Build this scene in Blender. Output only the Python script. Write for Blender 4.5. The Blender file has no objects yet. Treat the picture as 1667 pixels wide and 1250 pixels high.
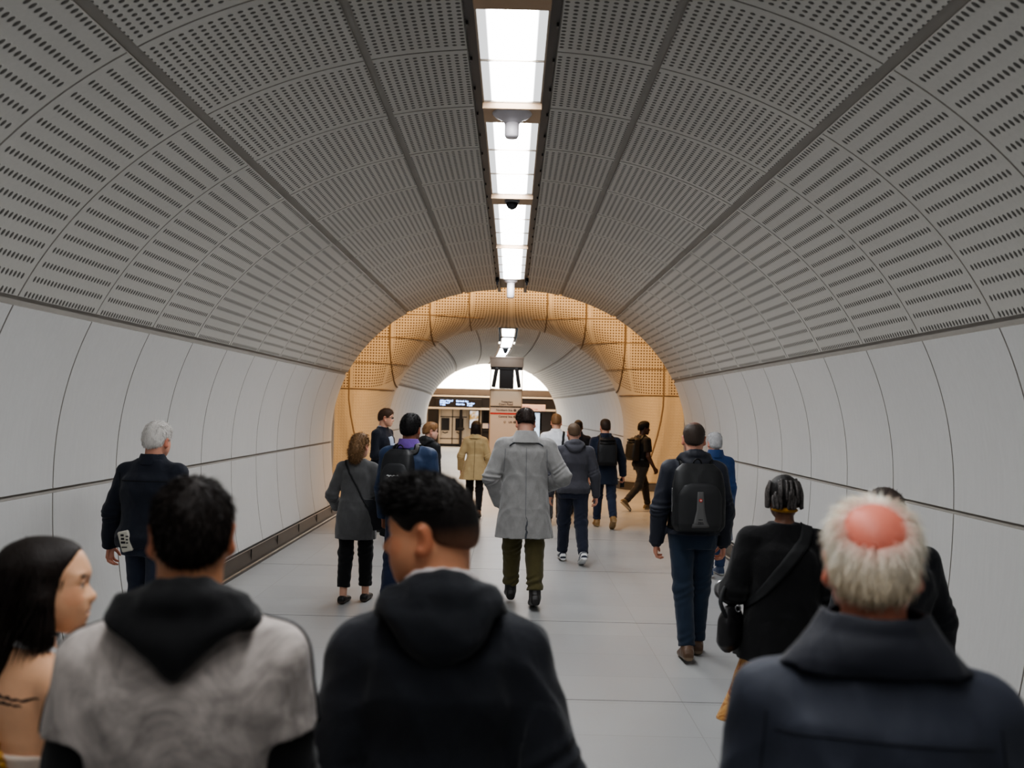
import bpy, math, random
import numpy as np
from mathutils import Matrix, Vector

random.seed(7); RNG = np.random.default_rng(7)
SC = bpy.context.scene
COL = SC.collection
V3 = lambda *a: np.array(a, float)

# ------------------------------------------------------------------ helpers
def lin(r, g=None, b=None):
    if g is None: g = b = r
    f = lambda c: (c/255/12.92) if c/255 <= .04045 else ((c/255+.055)/1.055)**2.4
    return (f(r), f(g), f(b))

def tag(o, label=None, cat=None, group=None, kind=None):
    if label: o['label'] = label
    if cat: o['category'] = cat
    if group: o['group'] = group
    if kind: o['kind'] = kind
    return o

def link(name, me, mat=None, parent=None, smooth=True):
    o = bpy.data.objects.new(name, me); COL.objects.link(o)
    if mat is not None:
        for m in (mat if isinstance(mat, (list, tuple)) else [mat]): me.materials.append(m)
    if parent is not None: o.parent = parent
    if smooth and len(me.polygons): me.polygons.foreach_set('use_smooth', np.ones(len(me.polygons), bool))
    return o

def empty(name, loc=(0, 0, 0), label=None, cat=None, group=None):
    o = bpy.data.objects.new(name, None); COL.objects.link(o); o.location = loc
    o.empty_display_size = .1
    return tag(o, label, cat, group)

class MB:
    """collects boxes, tubes and quads, builds ONE mesh object"""
    def __init__(s): s.v = []; s.f = []; s.m = []; s.uv = None
    def quad(s, *p, m=0):
        n = len(s.v); s.v += [tuple(q) for q in p]; s.f.append(tuple(range(n, n+len(p)))); s.m.append(m); return s
    def box(s, lo, hi, m=0, bev=0.0, M=None):
        x0, y0, z0 = lo; x1, y1, z1 = hi
        b = min(bev, (x1-x0)*.45, (y1-y0)*.45, (z1-z0)*.45)
        n = len(s.v)
        if b <= 0:
            pts = [(x, y, z) for z in (z0, z1) for y in (y0, y1) for x in (x0, x1)]
            fs = [(0, 2, 3, 1), (4, 5, 7, 6), (0, 1, 5, 4), (2, 6, 7, 3), (0, 4, 6, 2), (1, 3, 7, 5)]
        else:
            pts = []; idx = {}
            for cx in (0, 1):
                for cy in (0, 1):
                    for cz in (0, 1):
                        c = ((x0, x1)[cx], (y0, y1)[cy], (z0, z1)[cz]); sg = (1-2*cx, 1-2*cy, 1-2*cz)
                        for ax in range(3):
                            p = list(c)
                            for k in range(3):
                                if k != ax: p[k] += sg[k]*b
                            idx[cx, cy, cz, ax] = len(pts); pts.append(tuple(p))
            fs = []
            for ax in range(3):
                o1, o2 = [(1, 2), (2, 0), (0, 1)][ax]
                for side in (0, 1):
                    q = []
                    for a, c in ((0, 0), (1, 0), (1, 1), (0, 1)):
                        k = [0, 0, 0]; k[ax] = side; k[o1] = a; k[o2] = c; q.append(idx[k[0], k[1], k[2], ax])
                    fs.append(tuple(q if side else q[::-1]))
                for a in (0, 1):
                    for c in (0, 1):
                        k0 = [0, 0, 0]; k0[o1] = a; k0[o2] = c; k1 = list(k0); k1[ax] = 1
                        q = (idx[(*k0, o1)], idx[(*k1, o1)], idx[(*k1, o2)], idx[(*k0, o2)])
                        fs.append(q if (a ^ c) else q[::-1])
            for cx in (0, 1):
                for cy in (0, 1):
                    for cz in (0, 1):
                        q = tuple(idx[cx, cy, cz, a] for a in range(3)); fs.append(q if (cx+cy+cz) % 2 else q[::-1])
        if M is not None: pts = [tuple(M @ Vector(p)) for p in pts]
        s.v += pts; s.f += [tuple(n+i for i in f) for f in fs]; s.m += [m]*len(fs); return s
    def tube(s, P, r, seg=10, m=0, closed=False, cap=True):
        P = [Vector(p) for p in P]; n0 = len(s.v); n = len(P)
        rr = r if hasattr(r, '__len__') else [r]*n
        ref = None
        for i, p in enumerate(P):
            if closed: t = (P[(i+1) % n]-P[i-1])
            else: t = P[min(i+1, n-1)]-P[max(i-1, 0)]
            t = t.normalized() if t.length > 1e-9 else Vector((0, 0, 1))
            if ref is None: ref = t.orthogonal().normalized()
            ref = (ref-t*ref.dot(t)).normalized(); w = t.cross(ref)
            for k in range(seg):
                a = 2*math.pi*k/seg; s.v.append(tuple(p+(ref*math.cos(a)+w*math.sin(a))*rr[i]))
        for i in range(n if closed else n-1):
            j = (i+1) % n
            for k in range(seg):
                l = (k+1) % seg
                s.f.append((n0+i*seg+k, n0+i*seg+l, n0+j*seg+l, n0+j*seg+k)); s.m.append(m)
        if cap and not closed:
            s.f.append(tuple(n0+k for k in range(seg))[::-1]); s.f.append(tuple(n0+(n-1)*seg+k for k in range(seg))); s.m += [m, m]
        return s
    def lathe(s, prof, c=(0, 0, 0), seg=24, m=0):
        n0 = len(s.v)
        for r, z in prof:
            for k in range(seg):
                a = 2*math.pi*k/seg; s.v.append((c[0]+r*math.cos(a), c[1]+r*math.sin(a), c[2]+z))
        for i in range(len(prof)-1):
            for k in range(seg):
                l = (k+1) % seg; s.f.append((n0+i*seg+k, n0+i*seg+l, n0+(i+1)*seg+l, n0+(i+1)*seg+k)); s.m.append(m)
        s.f.append(tuple(n0+k for k in range(seg))[::-1]); s.f.append(tuple(n0+(len(prof)-1)*seg+k for k in range(seg))); s.m += [m, m]
        return s
    def build(s, name, mat, parent=None, smooth=False):
        me = bpy.data.meshes.new(name); me.from_pydata(s.v, [], s.f)
        o = link(name, me, mat, parent, smooth)
        if isinstance(mat, (list, tuple)): me.polygons.foreach_set('material_index', s.m)
        me.update(); return o

# ------------------------------------------------------------------ materials
class NT:
    def __init__(s, name):
        s.mat = bpy.data.materials.new(name); s.mat.use_nodes = True
        s.t = s.mat.node_tree; s.t.nodes.clear()
        s.out = s.t.nodes.new('ShaderNodeOutputMaterial')
    def n(s, typ, **kw):
        o = s.t.nodes.new(typ)
        for k, v in kw.items():
            if hasattr(o, k): setattr(o, k, v)
        return o
    def put(s, sock, v):
        if isinstance(v, bpy.types.NodeSocket): s.t.links.new(v, sock)
        elif v is not None:
            if hasattr(sock.default_value, '__len__'):
                v = v if hasattr(v, '__len__') else (v, v, v)
                L = len(sock.default_value); v = tuple(v)+(1,)*(L-len(v))
                sock.default_value = v[:L]
            else: sock.default_value = v
    def M(s, op, a, b=None, c=None):
        o = s.n('ShaderNodeMath', operation=op); s.put(o.inputs[0], a)
        if b is not None: s.put(o.inputs[1], b)
        if c is not None: s.put(o.inputs[2], c)
        return o.outputs[0]
    def mix(s, f, a, b, blend='MIX'):
        o = s.n('ShaderNodeMix', data_type='RGBA', blend_type=blend)
        s.put(o.inputs[0], f); s.put(o.inputs[6], a); s.put(o.inputs[7], b); return o.outputs[2]
    def coord(s, which='Object', scale=None):
        o = s.n('ShaderNodeTexCoord').outputs[which]
        if scale is None: return o
        m = s.n('ShaderNodeMapping'); s.put(m.inputs['Vector'], o); s.put(m.inputs['Scale'], scale); return m.outputs[0]
    def noise(s, vec, scale, detail=4, rough=.55, col=False, dist=0):
        o = s.n('ShaderNodeTexNoise'); s.put(o.inputs['Vector'], vec)
        s.put(o.inputs['Scale'], scale); s.put(o.inputs['Detail'], detail); s.put(o.inputs['Roughness'], rough); s.put(o.inputs['Distortion'], dist)
        return o.outputs['Color' if col else 'Fac']
    def ramp(s, f, stops):
        o = s.n('ShaderNodeValToRGB'); s.put(o.inputs[0], f); e = o.color_ramp.elements
        while len(e) < len(stops): e.new(.5)
        for k, (p, c) in enumerate(stops):
            e[k].position = p; e[k].color = tuple(c)+(1,) if hasattr(c, '__len__') else (c, c, c, 1)
        return o.outputs[0]
    def bump(s, h, strength=.3, dist=.01):
        o = s.n('ShaderNodeBump'); s.put(o.inputs['Height'], h); s.put(o.inputs['Strength'], strength); s.put(o.inputs['Distance'], dist); return o.outputs[0]
    def bsdf(s, color, rough=.6, metal=0., normal=None, spec=.5, **kw):
        o = s.n('ShaderNodeBsdfPrincipled')
        s.put(o.inputs['Base Color'], color); s.put(o.inputs['Roughness'], rough); s.put(o.inputs['Metallic'], metal)
        s.put(o.inputs['Specular IOR Level'], spec)
        if normal is not None: s.put(o.inputs['Normal'], normal)
        for k, v in kw.items(): s.put(o.inputs[k.replace('_', ' ')], v)
        s.t.links.new(o.outputs[0], s.out.inputs[0]); return s.mat
    def emit(s, color, strength):
        o = s.n('ShaderNodeEmission'); s.put(o.inputs[0], color); s.put(o.inputs[1], strength)
        s.t.links.new(o.outputs[0], s.out.inputs[0]); return s.mat

def plain(name, rgb, rough=.5, metal=0., var=.08, scale=6):
    n = NT(name); c = lin(*rgb)
    f = n.noise(n.coord(), scale)
    col = n.mix(f, tuple(x*(1-var) for x in c), tuple(min(1, x*(1+var)) for x in c))
    return n.bsdf(col, rough, metal)

def glow(name, rgb, strength):
    n = NT(name); return n.emit(lin(*rgb), strength)

def cloth(name, rough=.85, weave=700, bump=.12, wr=.25, wrscale=14, var=.25, sheen=.15, spec=.25, mottling=None, attr=True, rgb=None):
    """woven fabric; base colour from the mesh colour attribute or rgb"""
    n = NT(name)
    if attr:
        a = n.n('ShaderNodeVertexColor'); a.layer_name = 'Col'; base = a.outputs[0]
    else: base = lin(*rgb)
    co = n.coord()
    w = n.noise(co, weave, 2, .6); big = n.noise(n.coord('Object', (1, 1, .6)), wrscale, 3, .5, dist=.6)
    k = n.M('ADD', n.M('MULTIPLY', n.M('SUBTRACT', w, .5), var*1.6), n.M('ADD', n.M('MULTIPLY', n.M('SUBTRACT', big, .5), var), 1.0))
    vm = n.n('ShaderNodeVectorMath', operation='SCALE'); n.put(vm.inputs[0], base); n.put(vm.inputs['Scale'], k)
    col = vm.outputs[0]
    if mottling: col = mottling(n, col, co)
    h = n.M('ADD', n.M('MULTIPLY', w, .15), n.M('MULTIPLY', big, wr*4))
    return n.bsdf(col, rough, 0, n.bump(h, .55, bump*.06+.004), spec, Sheen_Weight=sheen, Sheen_Roughness=.5)

# ------------------------------------------------------------------ implicit surfaces
def nrm(v): v = np.asarray(v, float); return v/(np.linalg.norm(v)+1e-12)

class Fld:
    def __init__(s, fold=0.0, seed=0, col=(.5, .5, .5)):
        s.p = []; s.fold = fold; s.col = col
        r = np.random.default_rng(seed+11)
        s.K = r.normal(size=(7, 3)); s.K /= np.linalg.norm(s.K, axis=1)[:, None]
        s.K *= (2*np.pi/r.uniform(.09, .30, size=7))[:, None]*np.array([1.0, 1.0, .55]); s.ph = r.uniform(0, 6.28, 7)
    def add(s, fn, lo, hi, k=.02, op='u', col=None):
        s.p.append((fn, np.asarray(lo, float), np.asarray(hi, float), k, op, col)); return s
    def rc(s, a, b, ra, rb=None, k=.02, op='u', col=None):
        a = np.asarray(a, float); b = np.asarray(b, float); rb = ra if rb is None else rb
        ab = b-a; L2 = ab@ab+1e-12
        def fn(P):
            q = P-a; t = np.clip(q@ab/L2, 0, 1); return np.linalg.norm(q-t[:, None]*ab, axis=1)-(ra+(rb-ra)*t)
        R = max(ra, rb); return s.add(fn, np.minimum(a, b)-R, np.maximum(a, b)+R, k, op, col)
    def ell(s, c, r, R=None, k=.02, op='u', col=None):
        c = np.asarray(c, float); r = np.asarray(r, float); R = np.eye(3) if R is None else np.asarray(R)
        def fn(P):
            q = (P-c)@R; k0 = np.linalg.norm(q/r, axis=1); k1 = np.linalg.norm(q/r**2, axis=1)+1e-9; return k0*(k0-1)/k1
        m = np.abs(R)@r; return s.add(fn, c-m, c+m, k, op, col)
    def loft(s, o, X, Y, U, keys, n=2.2, k=.02, op='u', col=None, wob=None):
        """keys: (t, w, d[, cx, cy])"""
        o = np.asarray(o, float); X, Y, U = map(np.asarray, (X, Y, U))
        K = np.array([tuple(q)+(0,)*(5-len(q)) for q in keys], float); K = K[np.argsort(K[:, 0])]
        if len(K) > 2:
            tt = np.linspace(K[0, 0], K[-1, 0], 60); out = [tt]
            for c in range(1, 5):
                y = K[:, c]; x = K[:, 0]; h = np.diff(x); dl = np.diff(y)/h; m = np.zeros_like(y)
                for i in range(1, len(y)-1):
                    if dl[i-1]*dl[i] > 0: m[i] = 2*dl[i-1]*dl[i]/(dl[i-1]+dl[i])
                m[0] = dl[0]; m[-1] = dl[-1]
                j = np.clip(np.searchsorted(x, tt, 'right')-1, 0, len(h)-1); z = (tt-x[j])/h[j]
                out.append((2*z**3-3*z**2+1)*y[j]+(z**3-2*z**2+z)*h[j]*m[j]+(-2*z**3+3*z**2)*y[j+1]+(z**3-z**2)*h[j]*m[j+1])
            K = np.stack(out, 1)
        t0, t1 = K[0, 0], K[-1, 0]
        def fn(P):
            q = P-o; t = q@U; x = q@X; y = q@Y
            w = np.interp(t, K[:, 0], K[:, 1]); d = np.interp(t, K[:, 0], K[:, 2])
            x = x-np.interp(t, K[:, 0], K[:, 3]); y = y-np.interp(t, K[:, 0], K[:, 4])
            if wob is not None:
                a = np.arctan2(y, x); g = 1+wob(a, t); w = w*g; d = d*g
            w = np.maximum(w, .002); d = np.maximum(d, .002)
            r = ((np.abs(x)/w)**n+(np.abs(y)/d)**n)**(1/n)
            return np.maximum((r-1)*np.sqrt(w*d)*.85, np.maximum(t-t1, t0-t))
        mw = max(K[:, 1].max()+np.abs(K[:, 3]).max(), K[:, 2].max()+np.abs(K[:, 4]).max())*1.15
        a = o+U*t0; b = o+U*t1
        return s.add(fn, np.minimum(a, b)-mw, np.maximum(a, b)+mw, k, op, col)
    def chain(s, pts, rs, k=.02, op='u', col=None):
        rs = rs if hasattr(rs, '__len__') else [rs]*len(pts)
        for i in range(len(pts)-1): s.rc(pts[i], pts[i+1], rs[i], rs[i+1], k, op, col)
        return s
    def cut(s, o, nn, k=.004):
        """keep the side where (p-o).n < 0"""
        o = np.asarray(o, float); nn = nrm(nn)
        return s.add(lambda P: (P-o)@nn, V3(-9, -9, -9), V3(9, 9, 9), k, 'i')
    def sub(s, other, k=.02, op='u', col=None):
        lo, hi = other.bounds(); return s.add(lambda P: other(P), lo, hi, k, op, col)
    def bounds(s):
        L = [(p[1], p[2]) for p in s.p if p[4] == 'u']
        return np.min([l for l, h in L], 0), np.max([h for l, h in L], 0)
    def __call__(s, P, color=False):
        d = np.full(len(P), .35); C = np.tile(np.array(s.col, float), (len(P), 1)) if color else None
        if not len(P): return (d, C) if color else d
        pl, ph = P.min(0)-.1, P.max(0)+.1
        for fn, lo, hi, k, op, col in s.p:
            if (lo > ph).any() or (hi < pl).any(): continue
            m = np.all((P > lo-.1) & (P < hi+.1), axis=1)
            if not m.any(): continue
            f = fn(P[m]); e = d[m]
            if op == 'u':
                h = np.clip(.5+.5*(f-e)/k, 0, 1); d[m] = f*(1-h)+e*h-k*h*(1-h)
                if color:
                    c = np.array(s.col if col is None else col, float)
                    kk = min(k, .003); h2 = np.clip(.5+.5*(f-e)/kk, 0, 1)[:, None]; C[m] = c*(1-h2)+C[m]*h2
            else:
                g = -f if op == 's' else f
                h = np.clip(.5-.5*(g-e)/k, 0, 1); d[m] = g*(1-h)+e*h+k*h*(1-h)
                if color and col is not None:
                    c = np.array(col, float); w = (1-h)[:, None]; C[m] = c*w+C[m]*(1-w)
        if s.fold:
            n = np.zeros(len(P))
            Q = P+.03*np.sin(P[:, [1, 2, 0]]*19+1.3)
            for i in range(7): n += np.abs(np.sin(Q@s.K[i]+s.ph[i]))
            d = d+s.fold*(n/7-.64)*2.4
        return (d, C) if color else d

CORN = np.array([(i, j, k) for i in (0, 1) for j in (0, 1) for k in (0, 1)])
EDG = [(a, b) for a in range(8) for b in range(a+1, 8) if np.abs(CORN[a]-CORN[b]).sum() == 1]

def mesh_field(F, h, lo=None, hi=None, colfn=None, warp=None):
    L, Hh = F.bounds(); lo = L-.03 if lo is None else np.asarray(lo, float); hi = Hh+.03 if hi is None else np.asarray(hi, float)
    nb = np.ceil((hi-lo)/(4*h)).astype(int)+1
    I = np.stack(np.meshgrid(*[np.arange(n) for n in nb], indexing='ij'), -1).reshape(-1, 3)
    cen = lo+(I*4+1.5)*h
    fc = F(cen)
    act = np.abs(fc) < 4*h*.87*1.5+h
    D = np.repeat(np.repeat(np.repeat(np.sign(fc).reshape(nb), 4, 0), 4, 1), 4, 2).astype(np.float32)
    A = I[act]
    off = np.stack(np.meshgrid(*[np.arange(4)]*3, indexing='ij'), -1).reshape(-1, 3)
    A = A[np.lexsort((A[:, 0]//6, A[:, 1]//6, A[:, 2]//4))]
    for c in range(0, len(A), 160):
        nd = (A[c:c+160, None, :]*4+off[None]).reshape(-1, 3)
        D[nd[:, 0], nd[:, 1], nd[:, 2]] = F(lo+nd*h)
    D[D == 0] = 1e-6
    S = D < 0
    nx, ny, nz = np.array(D.shape)-1
    cnt = np.zeros((nx, ny, nz), np.int8)
    for i, j, k in CORN: cnt += S[i:nx+i, j:ny+j, k:nz+k]
    idx = np.argwhere((cnt > 0) & (cnt < 8))
    vals = np.stack([D[idx[:, 0]+c[0], idx[:, 1]+c[1], idx[:, 2]+c[2]] for c in CORN], 1)
    acc = np.zeros((len(idx), 3)); num = np.zeros(len(idx))
    for a, b in EDG:
        da, db = vals[:, a], vals[:, b]; m = (da < 0) != (db < 0)
        t = da[m]/(da[m]-db[m]); acc[m] += CORN[a]+t[:, None]*(CORN[b]-CORN[a]); num[m] += 1
    P = lo+(idx+acc/num[:, None])*h
    vid = np.full((nx, ny, nz), -1, np.int32); vid[idx[:, 0], idx[:, 1], idx[:, 2]] = np.arange(len(idx))
    Q = []
    for ax in range(3):
        sl0 = [slice(0, None)]*3; sl0[ax] = slice(0, -1); sl1 = [slice(0, None)]*3; sl1[ax] = slice(1, None)
        s0 = S[tuple(sl0)]; s1 = S[tuple(sl1)]
        E = np.argwhere(s0 != s1); u, v = (ax+1) % 3, (ax+2) % 3
        E = E[(E[:, u] > 0) & (E[:, v] > 0) & (E[:, u] < (nx, ny, nz)[u]) & (E[:, v] < (nx, ny, nz)[v])]
        fl = s0[E[:, 0], E[:, 1], E[:, 2]]
        q = []
        for du, dv in ((1, 1), (0, 1), (0, 0), (1, 0)):
            e = E.copy(); e[:, u] -= du; e[:, v] -= dv; q.append(vid[e[:, 0], e[:, 1], e[:, 2]])
        q = np.stack(q, 1); q[~fl] = q[~fl][:, ::-1]; Q.append(q)
    Q = np.concatenate(Q); Q = Q[(Q >= 0).all(1)]
    _, C = F(P, True)
    if colfn is not None: C = colfn(P, C)
    return P, Q, C

def mk_mesh(name, P, Q, C=None):
    me = bpy.data.meshes.new(name); me.vertices.add(len(P)); me.vertices.foreach_set('co', P.astype(np.float32).ravel())
    k = Q.shape[1]
    me.loops.add(Q.size); me.loops.foreach_set('vertex_index', Q.astype(np.int32).ravel())
    me.polygons.add(len(Q)); me.polygons.foreach_set('loop_start', np.arange(0, Q.size, k, dtype=np.int32))
    me.update(calc_edges=True); me.validate()
    if C is not None:
        at = me.color_attributes.new('Col', 'FLOAT_COLOR', 'POINT')
        at.data.foreach_set('color', np.concatenate([np.clip(C, 0, 1), np.ones((len(C), 1))], 1).astype(np.float32).ravel())
    return me

def sdf_obj(name, F, h, mat, parent=None, colfn=None):
    P, Q, C = mesh_field(F, h, colfn=colfn)
    return link(name, mk_mesh(name, P, Q, C), mat, parent)

def grad(F, P, e=.003):
    g = np.zeros_like(P)
    for a in range(3):
        d = np.zeros(3); d[a] = e; g[:, a] = F(P+d)-F(P-d)
    return g/(np.linalg.norm(g, axis=1)[:, None]+1e-9)

def spline(pts, n):
    P = np.asarray(pts, float); m = len(P); t = np.linspace(0, m-1, n); i = np.clip(t.astype(int), 0, m-2); z = (t-i)[:, None]
    p0, p1, p2, p3 = P[np.maximum(i-1, 0)], P[i], P[i+1], P[np.minimum(i+2, m-1)]
    return .5*((2*p1)+(p2-p0)*z+(2*p0-5*p1+4*p2-p3)*z**2+(3*p1-p0-3*p2+p3)*z**3)

def ribbon(name, F, pts, width, mat, parent=None, thick=.006, lift=.0, n=40, across=4, free=()):
    """a flat band laid along pts over the surface F=0 (F None: free band, normal guess -y)"""
    C = spline(pts, n)
    def stick(P, it=6):
        for _ in range(it):
            m = np.ones(len(P), bool); g = grad(F, P); P = P-g*np.clip(F(P)-lift, -.03, .03)[:, None]
        return P
    if F is not None: C = stick(C, 3)
    T = np.gradient(C, axis=0); T /= np.linalg.norm(T, axis=1)[:, None]+1e-9
    N = grad(F, C) if F is not None else np.tile(V3(0, -1, 0), (n, 1))
    B = np.cross(T, N); B /= np.linalg.norm(B, axis=1)[:, None]+1e-9
    rows = []
    wd = width if hasattr(width, '__len__') else [width]*n
    for j in range(across+1):
        q = C+B*((j/across-.5)*np.interp(np.linspace(0, 1, n), np.linspace(0, 1, len(wd)), wd))[:, None]
        if F is not None: q = stick(q, 3)
        rows.append(q)
    m = across+1
    top = np.stack([r+N*thick for r in rows], 1); bot = np.stack([r-N*.003 for r in rows], 1)
    P = np.concatenate([top.reshape(-1, 3), bot.reshape(-1, 3)]); o = n*m; Q = []
    for i in range(n-1):
        for j in range(across):
            a = i*m+j; Q.append((a, a+m, a+m+1, a+1)); Q.append((o+a, o+a+1, o+a+m+1, o+a+m))
        a = i*m; Q.append((a, o+a, o+a+m, a+m)); b = i*m+across; Q.append((b, b+m, o+b+m, o+b))
    for i in (0, n-1):
        for j in range(across): a = i*m+j; Q.append((a, a+1, o+a+1, o+a) if i == 0 else (a, o+a, o+a+1, a+1))
    return link(name, mk_mesh(name, P, np.array(Q)), mat, parent)

def Rx(a): c, s = math.cos(a), math.sin(a); return np.array([[1, 0, 0], [0, c, -s], [0, s, c]])
def Ry(a): c, s = math.cos(a), math.sin(a); return np.array([[c, 0, s], [0, 1, 0], [-s, 0, c]])
def Rz(a): c, s = math.cos(a), math.sin(a); return np.array([[c, -s, 0], [s, c, 0], [0, 0, 1]])
rad = math.radians
# ------------------------------------------------------------------ people
MATS = {}
def skin_mat():
    n = NT('skin'); a = n.n('ShaderNodeVertexColor'); a.layer_name = 'Col'
    f = n.noise(n.coord(), 40, 3); k = n.M('ADD', n.M('MULTIPLY', f, .16), .92)
    v = n.n('ShaderNodeVectorMath', operation='SCALE'); n.put(v.inputs[0], a.outputs[0]); n.put(v.inputs['Scale'], k)
    return n.bsdf(v.outputs[0], .52, 0, n.bump(n.noise(n.coord(), 260, 2), .1, .002), .4, Subsurface_Weight=.08, Subsurface_Radius=(.012, .005, .003))
def hair_mat(name='hair', rough=.5, spec=.28):
    n = NT(name); a = n.n('ShaderNodeVertexColor'); a.layer_name = 'Col'
    f = n.noise(n.coord('Object', (1, 1, .12)), 170, 3, .7); k = n.M('ADD', n.M('MULTIPLY', f, .9), .55)
    v = n.n('ShaderNodeVectorMath', operation='SCALE'); n.put(v.inputs[0], a.outputs[0]); n.put(v.inputs['Scale'], k)
    return n.bsdf(v.outputs[0], rough, 0, n.bump(f, .6, .006), spec)

MALE = [(-.07, .090, .060, 0, 0), (0, .097, .070, 0, -.008), (.06, .086, .062, 0, 0), (.12, .083, .060, 0, .002), (.19, .096, .068, 0, 0),
        (.235, .098, .063, 0, -.004), (.268, .082, .050, 0, -.010), (.295, .050, .038, 0, -.013), (.318, .036, .033, 0, -.012)]
FEM = [(-.07, .094, .060, 0, 0), (0, .100, .072, 0, -.010), (.06, .083, .060, 0, 0), (.12, .074, .054, 0, .002), (.19, .086, .064, 0, .004),
       (.235, .087, .058, 0, -.004), (.268, .072, .046, 0, -.010), (.295, .045, .035, 0, -.013), (.318, .033, .031, 0, -.012)]

class Person:
    def __init__(s, H, pos, yaw=0, head=(0, 0, 0), lean=2, fem=False, girth=1.0, sw=None, legs=((0, 3, 0), (0, 3, 0)), arms=None,
                 skin=(205, 160, 130), h=.006, label='', twist=0, face=False, neck=1.0, hh=.135, detail=1.0, scalp=None, brow=None, slim=.88, drop=0.0):
        s.scalp = None if scalp is None else np.array(lin(*scalp))
        if brow: s.brow = np.array(lin(*brow))
        s.spec_h = h; s.fem = fem; s.skin = np.array(lin(*skin)); s.detail = detail
        yawr = rad(yaw); lean = rad(lean)
        s.sw = sw or (.091 if fem else .102); s.girth = girth
        def legchain(sd, a, k, f, splay=.02):
            sp2 = splay*.3 if splay > 0 else splay*1.2
            hip = V3(sd*.05, 0, 0); a, k, f = rad(a), rad(k), rad(f)
            kn = hip+.245*nrm(V3(sd*splay, math.sin(a), -math.cos(a)))
            an = kn+.245*nrm(V3(sd*sp2, math.sin(a-k), -math.cos(a-k)))
            toe = V3(0, math.cos(f), -math.sin(f)); dn = V3(0, -math.sin(f), -math.cos(f))
            m = min((an+dn*.042-toe*.05)[2], (an+dn*.042+toe*.105)[2]); return [hip, kn, an, toe, dn, m]
        L = [legchain(-1, *legs[0]), legchain(1, *legs[1])]
        z0 = -min(L[0][5], L[1][5])
        U = V3(0, math.sin(lean), math.cos(lean)); tw = rad(twist); Xa = V3(math.cos(tw), math.sin(tw), 0); Y = np.cross(U, Xa); Y = nrm(Y); Xa = np.cross(Y, U)
        s.Rh = Rz(rad(head[0]))@Rx(-rad(head[1]))@Ry(rad(head[2]))
        pv = V3(0, -.12, .2)
        piv0 = U*.357-Y*.004
        topz = z0+(piv0+s.Rh@((V3(0, -.05, 1.0)-pv)*hh))[2]
        k = H/topz; s.H = k; s.U = U; s.X = Xa; s.Y = Y; s.hh = hh*k; s.pv = pv
        s.pel = V3(0, 0, z0*k); s.L = [[q[0]*k+s.pel, q[1]*k+s.pel, q[2]*k+s.pel, q[3], q[4]] for q in L]
        s.piv = s.pel+piv0*k; s.N = s.pel+U*.315*k-Y*.012*k
        s.J = [s.pel+U*(.262-drop)*k+Xa*sd*s.sw*k-Y*.010*k for sd in (-1, 1)]
        arms = arms or [{}, {}]; s.A = []
        for sd, a, J in ((-1, arms[0], s.J[0]), (1, arms[1], s.J[1])):
            u = a.get('u', (.10, -.04, -1)); f = a.get('f', (.02, .16, -1))
            u = nrm(Xa*sd*u[0]+V3(0, u[1], 0)+V3(0, 0, u[2])); f = nrm(Xa*sd*f[0]+V3(0, f[1], 0)+V3(0, 0, f[2]))
            E = J+u*.172*k; W = E+f*.150*k
            hd = a.get('h'); d = nrm(Xa*sd*hd[0]+V3(0, hd[1], hd[2])) if hd else f
            n0 = a.get('n', (-1, 0, 0)); n0 = nrm(Xa*sd*n0[0]+V3(0, n0[1], n0[2])); n0 = nrm(n0-d*(n0@d))
            th = nrm(np.cross(n0, d)); th = th if a.get('flip') else th
            if (th@V3(*a.get('t', (0, 1, 0)))) < 0: th = -th
            s.A.append((J, E, W, d, n0, th, a.get('curl', 22)))
        s.keys = [(t*k, w*k*(1+(girth-1)*(1 if t < .2 else .5 if t < .26 else 0)), d*k*(1+(girth-1)*(1.2 if t < .2 else .6 if t < .26 else 0)), x*k, y*k) for t, w, d, x, y in (FEM if fem else MALE)]
        # ---- body
        F = Fld(0, col=s.skin); s.F = F
        F.loft(s.pel, Xa, Y, U, [(t, w*(slim if t < .29*k else 1), d*(slim if t < .29*k else 1), x, y) for t, w, d, x, y in s.keys], 2.3, .03)
        for i, sd in enumerate((-1, 1)):
            J, E, W, d, n0, th, curl = s.A[i]; g = 1 if not fem else .86; sl = .5+.5*slim
            F.rc(s.pel+U*.284*k-Y*.012*k+Xa*sd*.03*k, J+U*.002*k, .025*k, .026*k, .03)
            F.rc(J, E, .031*k*g, .025*k*g, .025); F.rc(E, W, .0255*k*g, .0165*k*g, .02)
            F.ell((J*.6+E*.4), V3(.026, .026, .05)*k*g, None, .03)
            s.hand(F, W, d, n0, th, .108*k, curl)
            hip, kn, an, toe, dn = s.L[i]
            F.rc(hip, kn, .056*k*slim, .036*k*slim, .03); F.rc(kn, an, .034*k*slim, .021*k, .02); F.ell(kn*.7+an*.3-V3(0, .004*k, 0), V3(.0265, .028, .06)*k*slim, None, .02)
            F.rc(an+dn*.018*k-toe*.025*k, an+dn*.026*k+toe*.07*k, .017*k, .010*k, .015)
        F.rc(s.N-U*.02*k, s.T(0, -.14, .34), .034*k*neck*(.86 if fem else 1), .033*k*neck*(.84 if fem else 1), .025)
        s.head(F, face)
        P, Q, C = mesh_field(F, h)
        me = mk_mesh('person', P, Q, C); s.o = link('person', me, MATS['skin'])
        s.o.location = (pos[0], pos[1], 0); s.o.rotation_euler = (0, 0, yawr); s.pos = pos; s.yaw = yawr
        tag(s.o, label, 'person', 'people walking through the tunnel')
    def T(s, x, y, z): return s.piv+s.Rh@((V3(x, y, z)-s.pv)*s.hh)
    def W(s, p):
        """local point -> world"""
        p = Rz(s.yaw)@np.asarray(p); return p+V3(s.pos[0], s.pos[1], 0)
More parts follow.
